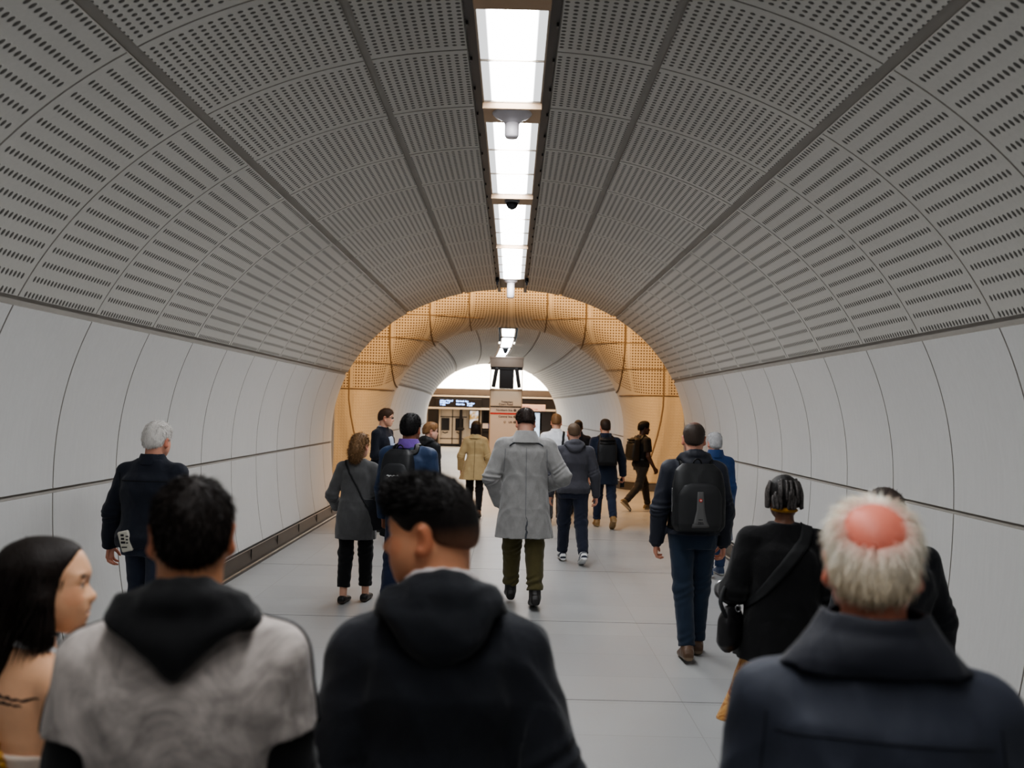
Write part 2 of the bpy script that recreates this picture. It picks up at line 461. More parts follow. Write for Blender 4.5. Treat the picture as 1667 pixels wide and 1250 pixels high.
    def hand(s, F, W, d, n, th, L, curl):
        q = L/.19; sk = s.skin*V3(1.0, .93, .90)
        for i, (off, ln) in enumerate([(.036, .076), (.0125, .088), (-.0115, .082), (-.034, .064)]):
            K = W+(d*.092-d*.006*abs(i-1)+th*off)*q
            F.rc(W+(d*.012+th*off*.5)*q, K, .0150*q, .0125*q, .016, col=sk)
            p = K; a = rad(curl*.6); dd = nrm(d+th*off*1.6)
            for j, (fr, r0, r1) in enumerate([(.44, .0102, .0094), (.31, .0094, .0086), (.25, .0086, .0070)]):
                v = dd*math.cos(a)+n*math.sin(a); e = p+v*ln*fr*q; F.rc(p, e, r0*q, r1*q, .004, col=sk*(V3(1.02, .96, .95) if j == 2 else 1)); p = e; a += rad(curl*(1.1 if j == 0 else .7))
        p = W+(d*.028+th*.030+n*.010)*q; v = nrm(d*.8+th*.62+n*.35)
        F.rc(W+(d*.012+th*.012)*q, p, .0155*q, .0145*q, .014, col=sk)
        for ln, r0, r1 in ((.036, .0130, .0112), (.031, .0110, .0100), (.022, .0100, .0080)):
            e = p+v*ln*q; F.rc(p, e, r0*q, r1*q, .006, col=sk); p = e; v = nrm(v+d*.25+n*.12)
    def head(s, F, face):
        hh = s.hh; R = s.Rh; T = s.T; E = lambda c, r, k=.015, op='u', col=None, R2=None: F.ell(T(*c), V3(*r)*hh, R if R2 is None else R@R2, k, op, col)
        C = lambda a, b, ra, rb, k=.01, op='u', col=None: F.rc(T(*a), T(*b), ra*hh, rb*hh, k, op, col)
        sk = s.skin; red = sk*V3(1.02, .80, .76); lip = sk*V3(.86, .52, .50)
        fm = .92 if s.fem else 1
        E((0, -.05, .66), (.328, .43, .34), col=s.scalp); E((0, .13, .36), (.25*fm, .25, .34), .025)
        for sd in (-1, 1):
            C((sd*.215*fm, -.02, .34), (sd*.10*fm, .25, .09), .085, .085, .03)
            E((sd*.165, .23, .41), (.095, .10, .10), .03, col=sk*V3(1.02, .92, .9))
        E((0, .275, .60), (.23, .085, .06), .03); E((0, .285, .075), (.095, .085, .075), .02)
        ns = .88 if s.fem else 1
        for sd in (-1, 1): E((sd*.125*fm, .195, .27), (.12, .13, .14), .045)
        C((0, .345, .555), (0, .435-.02*(1-ns)*5, .375), .034*ns, .047*ns, .02); E((0, .445-.03*(1-ns)*5, .36), (.05*ns, .045*ns, .042*ns), .012, col=sk*V3(1.03, .9, .87))
        for sd in (-1, 1): E((sd*.05*ns, .385-.015*(1-ns)*5, .345), (.038*ns, .05*ns, .034*ns), .012)
        E((0, .335, .225), (.12, .06, .07), .02)
        E((0, .378, .228), (.092, .032, .022), .008, col=lip); E((0, .368, .178), (.080, .034, .026), .008, col=lip)
        E((0, .405, .203), (.10, .03, .007), .004, 's', lip*.5)
        for sd in (-1, 1):
            E((sd*.14, .415, .515), (.085, .075, .055), .025, 's')
            E((sd*.138, .300, .512), (.066, .052, .044), .006, col=lin(214, 206, 198))
            E((sd*.140, .343, .512), (.030, .022, .032), .003, col=lin(38, 24, 18))
            E((sd*.139, .312, .556), (.082, .050, .022), .010, col=sk*.92)
            E((sd*.139, .345, .540), (.070, .018, .008), .004, col=sk*V3(.25, .2, .2))
            E((sd*.139, .312, .468), (.076, .046, .018), .012, col=sk*.92)
            E((sd*.145, .352, .625), (.085, .022, .016), .008, col=getattr(s, 'brow', sk*V3(.22, .18, .17)))
            Re = Rz(sd*rad(-34))@Rx(rad(-8))
            E((sd*.356, -.035, .455), (.036, .094, .145), .012, col=red, R2=Re); E((sd*.396, -.005, .462), (.022, .050, .085), .012, 's', red*.75, R2=Re)
            E((sd*.335, .0, .335), (.03, .042, .045), .012, col=red)
    # ---- clothing
    def tkeys(s, pad, hem=None, skirt=None, scale=None):
        k = s.H; out = []
        for t, w, d, x, y in s.keys:
            p = pad+.006*(t < .05*k) if t < .26*k else pad*.75
            out.append([t, w+p, d+p, x, y])
        lo = hem*k
        if skirt:
            out = [q for q in out if q[0] > max(q2[0] for q2 in skirt)*k+.02]
            for t, w, d in skirt: out.append([t*k, w*k, d*k, 0, -.004*k])
        else:
            ks = np.array(sorted(out)); lim = [np.interp(lo, ks[:, 0], ks[:, c]) for c in range(1, 5)]
            out = [q for q in out if q[0] > lo+.01*k]+[[lo]+lim]
        if scale: out = [[t, w*scale(t/k)[0], d*scale(t/k)[1], x, y] for t, w, d, x, y in out]
        return out
    def topfield(s, pad=.018, hem=-.03, skirt=None, sl=(.038, .033, .026), sle=(1.0, 1.0), fold=.005, seed=0, col=(.1, .1, .1), shoulder=0.0, scale=None, slcol=None, n=2.4, wob=None, wrinkle=.004, cuff=None):
        k = s.H; F = Fld(fold, seed, col)
        F.loft(s.pel, s.X, s.Y, s.U, s.tkeys(pad, hem, skirt, scale), n, .03, wob=wob)
        for i, sd in enumerate((-1, 1)):
            J, E, W, d, n0, th, c = s.A[i]
            F.rc(s.pel+s.U*.284*k-s.Y*.012*k+s.X*sd*.030*k, J+s.U*.004*k+s.X*sd*shoulder*k, .034*k+pad*.25, .031*k+pad*.25+shoulder*.3*k, .04)
            G = Fld(0, 0, col if slcol is None else slcol); u = nrm(E-J); f = nrm(W-E); e = sle[i] if hasattr(sle, '__len__') else sle
            if e <= .6:
                G.rc(J, J+(E-J)*e*1.6, sl[0]*k, sl[1]*k, .02); G.cut(J+(E-J)*e*1.6, u)
            else:
                G.rc(J, E, sl[0]*k, sl[1]*k, .03); G.rc(E, E+(W-E)*e+f*.01, sl[1]*k, sl[2]*k, .03)
                G.cut(E+(W-E)*e+f*.006, f)
                if cuff is not None: G.rc(E+(W-E)*e-f*.045, E+(W-E)*e, sl[2]*k*.93, sl[2]*k*.82, .004, col=cuff)
            if wrinkle:
                base = G; L1 = np.linalg.norm(E-J)
                def gw(P, G=base, J=J, E=E, u=u, f=f, L1=L1, i=i):
                    dd = G(P); t = (P-J)@u; t2 = (P-E)@f
                    tt = np.where(t2 > 0, L1+t2, t); an = (P-J)@s.X*26+(P-J)@s.Y*17
                    w = np.exp(-((tt-L1)/.11)**2)+.35*np.exp(-((tt-L1*1.9)/.07)**2)
                    return dd+wrinkle*w*np.sin(tt*2*np.pi/.058+an*.8+i*2+2.2*np.sin(tt*23+an*.35))*(.55+.45*np.sin(an*.6+tt*31))
                lo, hi = G.bounds(); cc = G.col
                F.add(gw, lo-.01, hi+.01, .022, 'u', cc)
            else: F.sub(G, .022, col=G.col)
        return F
    def put(s, name, F, h, mat, colfn=None, label=None):
        o = sdf_obj(name, F, h, mat, s.o, colfn)
        if label: o['label'] = label
        return o
    def trousers(s, mat, col, h=.008, r=(.058, .046, .036), hem=.93, fold=.006, seed=3, top=.03, name='trousers', pad=.004, cuffbunch=.0):
        k = s.H; F = Fld(fold, seed, lin(*col))
        ks = [q for q in s.tkeys(pad, -.07) if q[0] < top*k]+[[top*k, .084*k*s.girth, .060*k*s.girth, 0, 0]]
        F.loft(s.pel, s.X, s.Y, s.U, ks, 2.3, .03)
        for i in (0, 1):
            hip, kn, an, toe, dn = s.L[i]; f = nrm(an-kn); e = kn+(an-kn)*hem
            G = Fld(0, 0, F.col); G.rc(hip, kn, r[0]*k, r[1]*k, .04); G.rc(kn, e+f*.02, r[1]*k, r[2]*k, .03); G.cut(e, f)
            def gw(P, G=G, kn=kn, f=f, e=e, i=i):
                d = G(P); t = (P-kn)@f; te = (P-e)@f
                return d+(.0035*np.exp(-(t/.12)**2)+(.003+cuffbunch)*np.exp(-((te+.05)/.07)**2))*np.sin(t*2*np.pi/.07+(P[:, 0]*31+P[:, 1]*22)+i+2*np.sin(t*19+P[:, 0]*15))
            lo, hi = G.bounds(); F.add(gw, lo, hi, .02, 'u', F.col)
        return s.put(name, F, h, mat)
    def shoes(s, mat, col, sole=(40, 36, 32), h=.006, boot=0.0, name='shoe', low=False, accent=None):
        k = s.H; cs = np.array(lin(*sole)); cc = lin(*col)
        for i in (0, 1):
            hip, kn, an, toe, dn = s.L[i]; F = Fld(0, 0, cc); X = np.cross(toe, -dn); b = an+dn*.042*k
            def key(t, w, hgt): return (t*k, w*k, hgt*k/2, 0, hgt*k/2)
            ks = [key(-.053, .016, .03), key(-.045, .022, .05 if not low else .042), key(-.02, .025, .056 if not low else .044), key(.01, .0255, .056 if not low else .040), key(.05, .029, .042 if not low else .034), key(.085, .029, .030), key(.108, .021, .022), key(.117, .009, .014)]
            F.loft(b, X, -dn, toe, ks, 2.8, .01)
            if boot: F.rc(an-toe*.006*k, an+nrm(kn-an)*boot*k, .030*k, .031*k, .02); F.cut(an+nrm(kn-an)*boot*k, kn-an)
            if not low and not boot: F.rc(an-toe*.012*k+dn*.01*k, an-dn*.006*k-toe*.006*k, .027*k, .027*k, .015)
            def cf(P, C, b=b, dn=dn, toe=toe):
                hgt = (P-b)@(-dn); C[hgt < .0125*k+.004] = cs
                if accent is not None:
                    t = (P-b)@toe; m = (hgt > .016*k) & (np.abs(np.sin(t*42/k*1.75+hgt*30)) > .75); C[m] = lin(*accent)
                return C
            o = s.put(name, F, h, mat, cf)
    def ring(s, F, r, rx, ry, up=0.0, back=.0, front=-.03, k=.015, col=None, n=14, skip=None):
        """a rolled ring of cloth round the neck; heights back/front in H"""
        K = s.H; pts = []
        for i in range(n+1):
            a = 2*math.pi*i/n; c = math.cos(a)
            z = up+(back*(1-c)/2+front*(1+c)/2)
            pts.append(s.N+s.X*rx*K*math.sin(a)+s.Y*ry*K*c+s.U*z*K)
        if skip is not None: pts = pts[skip:len(pts)-skip]
        F.chain(pts, r*K, k, col=col)
    def collar(s, col, h0=-.012, h1=.035, w0=.060, w1=.044, t=.008, lean=.0, flare=0, back=0.0):
        k = s.H; F = Fld(.002, 4, lin(*col)); o = s.N+s.Y*.004*k
        F.loft(o, s.X, s.Y, s.U, [(h0*k, w0*k, w0*.92*k), ((h0+h1)/2*k, (w0*.45+w1*.55)*k, (w0*.45+w1*.55)*k), (h1*k, w1*k, w1*k)], 2.1, .01)
        G = Fld(); G.loft(o, s.X, s.Y, s.U, [((h0-.02)*k, (w0-t)*k, (w0*.92-t)*k), ((h0+h1)/2*k, (w0*.45+w1*.55-t)*k, (w0*.45+w1*.55-t)*k), ((h1+.02)*k, (w1-t)*k, (w1-t)*k)], 2.1, .01)
        F.add(lambda P: G(P), *G.bounds(), .006, 's')
        F.add(lambda P: (P-(o+s.U*h1*k))@nrm(s.U+s.Y*.9), V3(-9, -9, -9), V3(9, 9, 9), .01, 'i')
        return F
    def hood(s, col, drop=.085, w=.062, d=.030, back=.062, rim=.020, tip=.3, fold=.006, seed=5, rx=.058, ry=.050, rb=.012, rf=-.035, top=.018, vee=False):
        """a hood lying down the upper back"""
        k = s.H; F = Fld(fold, seed, lin(*col)); o = s.N-s.Y*back*k
        a1, a2 = (.26, .60) if vee else (.35+tip*.5, .85)
        F.loft(o, s.X, s.Y, s.U, [(-drop*k, w*tip*.5*k, d*.45*k, 0, -.006*k), (-drop*.75*k, w*a1*k, d*.85*k, 0, -.008*k), (-drop*.4*k, w*a2*k, d*k, 0, -.004*k), (0, w*1.08*k, d*.95*k, 0, .010*k), (top*k, w*.95*k, d*.7*k, 0, .022*k)], 2.1, .02)
        s.ring(F, rim, rx, ry, 0, rb, rf, .02)
        s.ring(F, rim*.8, rx*.80, ry*.86, .012, rb, rf, .01)
        return F
    # ---- hair
    def hairfield(s, col, vol=1.0, top=0.0, nape=.26, front=.52, style='short', fold=.0025):
        hh = s.hh; T = s.T; F = Fld(fold, 9, lin(*col)); E = lambda c, r, k=.02, op='u', col=None, R2=None: F.ell(T(*c), V3(*r)*hh, s.Rh if R2 is None else s.Rh@R2, k, op, col)
        E((0, -.055, .665), (.332+.022*vol, .435+.028*vol, .343+.032*vol))
        E((0, -.22, .42), (.255+.02*vol, .26+.03*vol, .26), .04)
        if top: E((0, .06, .86), (.26, .30, .14+top), .05)
        E((0, front+.03, .36), (.35, .34, .44), .025, 's')
        E((0, front+.11, .68), (.25, .25, .24), .03, 's')
        for sd in (-1, 1): E((sd*.375, .0, .43), (.105, .165, .18), .015, 's'); E((sd*.30, .19, .22), (.2, .2, .25), .015, 's')
        F.cut(T(0, -.4, nape), s.Rh@V3(0, .33, -1), .02)
        return F
    def hair(s, F, h, n=0, ln=.02, comb=(0, -.3, -.6), out=.5, wd=.0016, jit=.3, vary=.25, name='hair', mat=None, colfn=None, where=None, label=None, curl=0.0):
        P, Q, C = mesh_field(F, h, colfn=colfn)
        if n:
            N = grad(F, P); w = np.ones(len(P), bool) if where is None else where(((P-s.piv)@s.Rh)/s.hh+s.pv)
            ids = RNG.choice(np.flatnonzero(w), n); r = P[ids]+RNG.normal(size=(n, 3))*h*.4-N[ids]*.003
            if comb == 'crown':
                cb = r-s.T(.03, -.24, 1.06); cb -= N[ids]*np.sum(cb*N[ids], 1)[:, None]; cb /= np.linalg.norm(cb, axis=1)[:, None]+1e-6
            else: cb = (s.Rh@V3(*comb))
            D = N[ids]*out+cb+RNG.normal(size=(n, 3))*jit; D /= np.linalg.norm(D, axis=1)[:, None]
            L = ln*RNG.uniform(.5, 1.25, n)[:, None]; S = np.cross(D, RNG.normal(size=(n, 3))); S /= np.linalg.norm(S, axis=1)[:, None]
            D2 = D+cb*.6+RNG.normal(size=(n, 3))*curl-N[ids]*out*.35; D2 /= np.linalg.norm(D2, axis=1)[:, None]
            m1 = r+D*L*.5; e = m1+D2*L*.5; W = wd*RNG.uniform(.6, 1.3, n)[:, None]
            SP = np.stack([r-S*W, r+S*W, m1-S*W*.8, m1+S*W*.8, e-S*W*.15, e+S*W*.15], 1).reshape(-1, 3)
            b = len(P)+np.arange(n)*6; SQ = np.concatenate([np.stack([b, b+1, b+3, b+2], 1), np.stack([b+2, b+3, b+5, b+4], 1)])
            SC_ = np.repeat(C[ids]*(1+RNG.uniform(-vary, vary, (n, 1))), 6, 0)
            P = np.concatenate([P, SP]); Q = np.concatenate([Q, SQ]); C = np.concatenate([C, SC_])
        o = link(name, mk_mesh(name, P, Q, C), mat or MATS['hair'], s.o)
        if label: o['label'] = label
        return o
    def hc(s, P): return ((P-s.piv)@s.Rh)/s.hh+s.pv      # local -> head coordinates
    def tb(s, x, y, t): return s.pel+s.X*x*s.H+s.Y*y*s.H+s.U*t*s.H   # torso coordinates in H
    def attach(s, o):
        o.location = (s.pos[0], s.pos[1], 0); o.rotation_euler = (0, 0, s.yaw); return o

def drape(P, F, xt, sign=-1):
    """points on the back surface straight behind the given (x, t) torso coordinates"""
    out = []
    ys = np.linspace(-.30, .25, 221)*P.H
    for x, t in xt:
        base = P.tb(x, 0, t); d = F(base[None]-sign*-1*0+(P.Y[None]*ys[:, None] if sign < 0 else -P.Y[None]*ys[:, None]))
        h = np.flatnonzero(d < 0)
        if len(h):
            i = h[0]; f = 0 if i == 0 else d[i-1]/(d[i-1]-d[i]); y = ys[max(i-1, 0)]+f*(ys[1]-ys[0]); out.append(base+(P.Y*y if sign < 0 else -P.Y*y))
    return out
def seam(P, name, F, pts, width=.006, mat=None, n=40, thick=.0015, **kw):
    R = np.stack([P.X, P.Y, P.U], 1); q = (np.array(pts)-P.pel)@R/P.H
    pts = drape(P, F, [(a[0], a[2]) for a in q])
    return ribbon(name, F, pts, width, mat or MATS['seam'], P.o, thick, 0.0, n, 2)

def backpack(P, label, hb=.165, t0=.07, w=.082, d=.05, back=.075, mat=None, col=(26, 27, 29), pocket=True, h=.007, strapF=None, sw=.052, straps=True, roll=False, x0=0.0, sx=.055, n=4.5, side=True):
    """worn backpack: body mesh with pocket, handle and shoulder straps as parts; top-level, rests on the back"""
    k = P.H; root = empty('backpack', label=label, cat='backpack'); P.attach(root)
    F = Fld(.003, 6, lin(*col)); o = P.tb(x0, -back, t0)
    F.loft(o, P.X, P.Y, P.U, [(0, w*.86*k, d*.80*k, 0, -d*.75*k), (hb*.12*k, w*k, d*k, 0, -d*.95*k), (hb*.6*k, w*k, d*.92*k, 0, -d*.9*k), (hb*.9*k, w*.88*k, d*.7*k, 0, -d*.7*k), (hb*1.02*k, w*.6*k, d*.4*k, 0, -d*.5*k)], n, .01)
    body = sdf_obj('main_compartment', F, h, mat, root)
    if pocket:
        G = Fld(.002, 8, lin(*[c+13 for c in col])); q = P.tb(x0, -back-d*1.62, t0+hb*.03)
        G.loft(q, P.X, P.Y, P.U, [(0, w*.72*k, d*.30*k), (hb*.1*k, w*.84*k, d*.46*k), (hb*.48*k, w*.84*k, d*.42*k), (hb*.66*k, w*.62*k, d*.28*k), (hb*.70*k, w*.35*k, d*.12*k)], 3.5, .01)
        sdf_obj('front_pocket', G, h, mat, root); P.pocketF = G
        # zip pull line round the pocket
        pts = [P.tb(x0+math.cos(a)*w*.80, -back-d*1.9, t0+hb*(.40+.28*math.sin(a))) for a in np.linspace(-.35, math.pi+.35, 15)]
        ribbon('zip', F, [p for p in pts], .007, MATS['zip'], root, .004, 0, 40, 2)
    if roll:
        m = MB(); 
        for zz in (.80, .92): m.tube([P.tb(x0-w*.8, -back-d*1.5, t0+hb*zz), P.tb(x0, -back-d*1.75, t0+hb*zz), P.tb(x0+w*.8, -back-d*1.5, t0+hb*zz)], .008*k, 8)
        m.build('roll_top', mat, root, True)
    m = MB(); c = [P.tb(x0+.018*math.cos(a), -back-d*.45, t0+hb*1.0+.026*math.sin(a)) for a in np.linspace(0, math.pi, 9)]
    m.tube(c, .006, 8); m.build('top_handle', mat, root, True)
    if straps:
        for sd in (-1, 1):
            pts = [P.tb(x0+sd*.032, -back-.008, t0+hb*.98), P.tb(sd*sx, -.06, .285), P.tb(sd*(sx+.004), -.02, .335), P.tb(sd*(sx+.010), .07, .25), P.tb(sd*.075, .085, .17), P.tb(sd*.09, .06, .11), P.tb(sd*.098, -.02, t0+.02), P.tb(x0+sd*w*.8, -back+.008, t0+.02)]
            ribbon('shoulder_strap', strapF, pts, .05, mat, root, .010, 0, 70, 3)
    P.packF = F; return root
# ------------------------------------------------------------------ camera
CAM_P, CAM_Y, CAM_R = .0287, -.0006, .0234
def setup_camera():
    cx, sx = math.cos(CAM_P), math.sin(CAM_P); cy, sy = math.cos(CAM_Y), math.sin(CAM_Y); cr, sr = math.cos(CAM_R), math.sin(CAM_R)
    fwd = V3(sy*cx, cy*cx, sx); right = V3(cy, -sy, 0); up = np.cross(right, fwd)
    r2 = right*cr+up*sr; u2 = -right*sr+up*cr
    cd = bpy.data.cameras.new('camera'); cam = bpy.data.objects.new('camera', cd); COL.objects.link(cam)
    M = Matrix(((r2[0], u2[0], -fwd[0], .047), (r2[1], u2[1], -fwd[1], 0), (r2[2], u2[2], -fwd[2], 1.87), (0, 0, 0, 1)))
    cam.matrix_world = M
    cd.sensor_width = 36; cd.lens = 36*1500/1667; cd.clip_start = .05; cd.clip_end = 200
    cd.dof.use_dof = True; cd.dof.focus_distance = 8.6; cd.dof.aperture_fstop = 2.6
    SC.camera = cam

# ------------------------------------------------------------------ tunnel cladding
def perforated(name, ncol, rx, ry, marg, square=False, base=(180, 178, 173), hole=(84, 82, 79)):
    """panel with rows of punched slots: UV x = panels along, y = rows"""
    n = NT(name); uv = n.n('ShaderNodeUVMap'); uv.uv_map = 'panel'
    sep = n.n('ShaderNodeSeparateXYZ'); n.put(sep.inputs[0], uv.outputs[0]); u, v = sep.outputs[0], sep.outputs[1]
    fu = n.M('FRACT', u); fv = n.M('FRACT', v)
    hx = n.M('SUBTRACT', n.M('FRACT', n.M('MULTIPLY', fu, ncol)), .5); hy = n.M('SUBTRACT', fv, .5)
    if square: d = n.M('MAXIMUM', n.M('DIVIDE', n.M('ABSOLUTE', hx), rx), n.M('DIVIDE', n.M('ABSOLUTE', hy), ry))
    else: d = n.M('SQRT', n.M('ADD', n.M('POWER', n.M('DIVIDE', hx, rx), 2), n.M('POWER', n.M('DIVIDE', hy, ry), 2)))
    inside = n.M('MULTIPLY', n.M('MULTIPLY', n.M('LESS_THAN', d, 1.0), n.M('GREATER_THAN', v, 0.0)), n.M('MULTIPLY', n.M('GREATER_THAN', fu, marg), n.M('LESS_THAN', fu, 1-marg)))
    soft = n.M('MULTIPLY', n.M('SUBTRACT', 1.0, n.M('MINIMUM', n.M('MULTIPLY', d, .75), 1.0)), n.M('MULTIPLY', n.M('GREATER_THAN', fu, marg), n.M('LESS_THAN', fu, 1-marg)))
    col = panelcol(n, base)
    col = n.mix(inside, col, lin(*hole))
    return n.bsdf(col, .62, 0, n.bump(n.M('MULTIPLY', soft, -1), .35, .015), .3)

def panelcol(n, base):
    co = n.coord(); a = n.noise(n.coord('Object', (1, .35, .35)), 1.1, 4, .6); b = n.noise(n.coord('Object', (9, 9, .7)), 4, 3, .6); g = n.noise(co, 90, 2)
    k = n.M('ADD', n.M('ADD', n.M('MULTIPLY', n.M('SUBTRACT', a, .5), .14), n.M('MULTIPLY', n.M('SUBTRACT', b, .5), .12)), n.M('ADD', n.M('MULTIPLY', n.M('SUBTRACT', g, .5), .07), 1.0))
    v = n.n('ShaderNodeVectorMath', operation='SCALE'); n.put(v.inputs[0], lin(*base)); n.put(v.inputs['Scale'], k); return v.outputs[0]

def plainpanel(name, base=(178, 178, 177)):
    n = NT(name); return n.bsdf(panelcol(n, base), .5, 0, n.bump(n.noise(n.coord(), 60, 3), .06, .003), .35)

A_, BU_, BL_, ZC_, NE_ = 3.12, 2.65, 3.9, 1.35, 2.1
def sec(a):
    """half section: a=0 at the widest point, +90 deg at the crown"""
    c, s = math.cos(a), math.sin(a); b = BU_ if s >= 0 else BL_
    return A_*abs(c)**(2/NE_), ZC_+b*math.copysign(abs(s)**(2/NE_), s)
def section_table():
    t = []; a0 = -.5
    for i in range(1200):
        a = a0+(math.pi/2-a0)*i/1199; x, z = sec(a)
        if z >= -.001: t.append((x, z))
    t = np.array(t); s = np.concatenate([[0], np.cumsum(np.hypot(*np.diff(t, axis=0).T))]); return s, t
S_, T_ = section_table()
def at_s(s): return np.array([np.interp(s, S_, T_[:, 0]), np.interp(s, S_, T_[:, 1])])
def s_ratio(m):
    """arc position where the ray from eye height 1.87 with slope m meets the section"""
    f = (T_[:, 1]-1.87)-m*T_[:, 0]; i = np.where((f[:-1] < 0) & (f[1:] >= 0))[0][-1]; return S_[i]
S_SKIRT = s_ratio(-.566); S_LOW = s_ratio(-.1994); S_SPR = s_ratio(.2003); S_MID = s_ratio(.93); S_UP = s_ratio(2.41)
S_LT = np.interp(-.262, -T_[:, 0], S_); S_END = S_[-1]
TIERS = [(S_SKIRT, S_LOW, 0, 0), (S_LOW, S_SPR, 0, 0), (S_SPR, S_MID, 1, 15), (S_MID, S_UP, 2, 20), (S_UP, S_LT, 2, 12)]

def clad(name, side, tiers, rows, place, mats, joint=.007, uvrow=None):
    """cladding shell: grooves between tiers, thin joints between rings.
    rows: list of ring boundaries along the tunnel; place(x, z, v, off) -> point"""
    cols = []   # (s, offset, tier index or -1 groove)
    for ti, (s0, s1, m, nr) in enumerate(tiers):
        g0 = .030 if ti > 0 or tiers[0][0] > S_SKIRT+.01 else .004; g1 = .030
        if s0 == S_LOW or s0 == S_UP: g0 = .016 if s0 == S_LOW else .024
        if s1 == S_LOW or s1 == S_UP: g1 = .016 if s1 == S_LOW else .024
        if s1 == S_LT: g1 = .006
        a, b = s0+g0, s1-g1; k = max(3, int((b-a)/.07))
        cols.append((s0, .022, -1)); cols.append((a, .022, -1))
        for i in range(k+1): cols.append((a+(b-a)*i/k, 0, ti))
        cols.append((b, .022, -1)); cols.append((s1, .022, -1))
    vs = []
    for i, y in enumerate(rows):
        if i == 0: vs += [(y, 0, 0.0)]
        elif i == len(rows)-1: vs += [(y, 0, float(i))]
        else: vs += [(y-joint, 0, i-1e-4), (y-joint, 1, i-1e-4), (y+joint, 1, i+1e-4), (y+joint, 0, i+1e-4)]
        if i < len(rows)-1 and rows[i+1]-y > .3:
            for q in (.25, .5, .75): vs.append((y+(rows[i+1]-y)*q, 0, i+q))
    P = []; nC = len(cols)
    pts = [at_s(c[0]) for c in cols]; nor = []
    for c in cols:
        d = at_s(min(c[0]+.01, S_END))-at_s(max(c[0]-.01, 0)); d /= np.hypot(*d)+1e-9; nor.append((d[1], -d[0]))
    for v, jn, uu in vs:
        for (s, off, ti), p, nn in zip(cols, pts, nor):
            o = max(off, .010*jn); x = p[0]+nn[0]*o; z = p[1]+nn[1]*o
            P.append(place(side*x, z, v))
    Q = []; MI = []; UV = []
    for i in range(len(vs)-1):
        for j in range(nC-1):
            q = (i*nC+j, i*nC+j+1, (i+1)*nC+j+1, (i+1)*nC+j); 
            ti = cols[j][2] if cols[j][2] == cols[j+1][2] else -1
            if cols[j][0] == cols[j+1][0] and cols[j][1] == cols[j+1][1]: continue
            flat = ti >= 0 and not (vs[i][1] or vs[i+1][1])
            mi = tiers[ti][2] if flat else 3
            uvq = []
            for a, b in ((i, j), (i, j+1), (i+1, j+1), (i+1, j)):
                if ti >= 0:
                    s0, s1, m, nr = tiers[ti]; uvq.append((vs[a][2], (cols[b][0]-s0)/(s1-s0)*max(nr, 1)))
                else: uvq.append((0, 0))
            if side > 0: q = q[::-1]; uvq = uvq[::-1]
            Q.append(q); MI.append(mi); UV += uvq
    me = mk_mesh(name, np.array(P), np.array(Q))
    o = link(name, me, mats, None, True); me.polygons.foreach_set('material_index', MI)
    uv = me.uv_layers.new(name='panel'); uv.data.foreach_set('uv', np.array(UV, np.float32).ravel())
    sm = np.array([m != 3 for m in MI]); me.polygons.foreach_set('use_smooth', sm)
    me.set_sharp_from_angle(angle=rad(40)) if hasattr(me, 'set_sharp_from_angle') else None
    return tag(o, kind='structure')

YE = 16.53           # end of the near tunnel
def build_tunnels():
    lower = plainpanel('wall_panel', (196, 196, 195)); t1 = perforated('slotted_panel', 24, .27, .19, .05); t2 = perforated('dense_slotted_panel', 22, .27, .27, .05)
    groove = plain('recess', (160, 156, 150), .8)
    mats = [lower, t1, t2, groove]
    rows = [5.385+1.015*k for k in range(-9, 11)]+[YE+.0, YE+.33]
    rows[-2] = YE-.02
    lip = lambda v: max(0.0, (v-(YE-.35))/.68)
    def place(x, z, v):
        e = .42*lip(v)**2.2; r = math.hypot(x, z-1.6)+1e-6
        return (x+e*x/r, v, z+e*(z-1.6)/r if z > 1.0 else z)
    for nm, sd in (('left', -1), ('right', 1)):
        clad('wall_'+nm, sd, TIERS[:2], rows, place, mats); clad('ceiling_'+nm, sd, TIERS[2:], rows, place, mats)
    # far tunnel curving gently left, with a bell mouth on the cross passage
    rows2 = [21.62, 22.3, 23.0]+[24.0+1.0*k for k in range(0, 20)]+[43.3]
    cx = lambda y: -.10-.0021*max(0, y-24)**2
    def place2(x, z, v):
        t = max(0.0, (24.2-v)/2.6)              # 0 inside, 1 at the wall face
        e = 2.2*t**2.6 if v < 24.2 else 0; y = v
        if v < 24.2: y = 24.2-2.0*min(1, t)**.72*1.0
        r = math.hypot(x, z-1.5)+1e-6
        wx, wz = x/r, max(0, (z-1.5)/r)
        return (cx(v)+x*.985+e*wx, y, z*1.01+e*wz)
    # dense rows through the bend so that it stays smooth
    return mats, cx

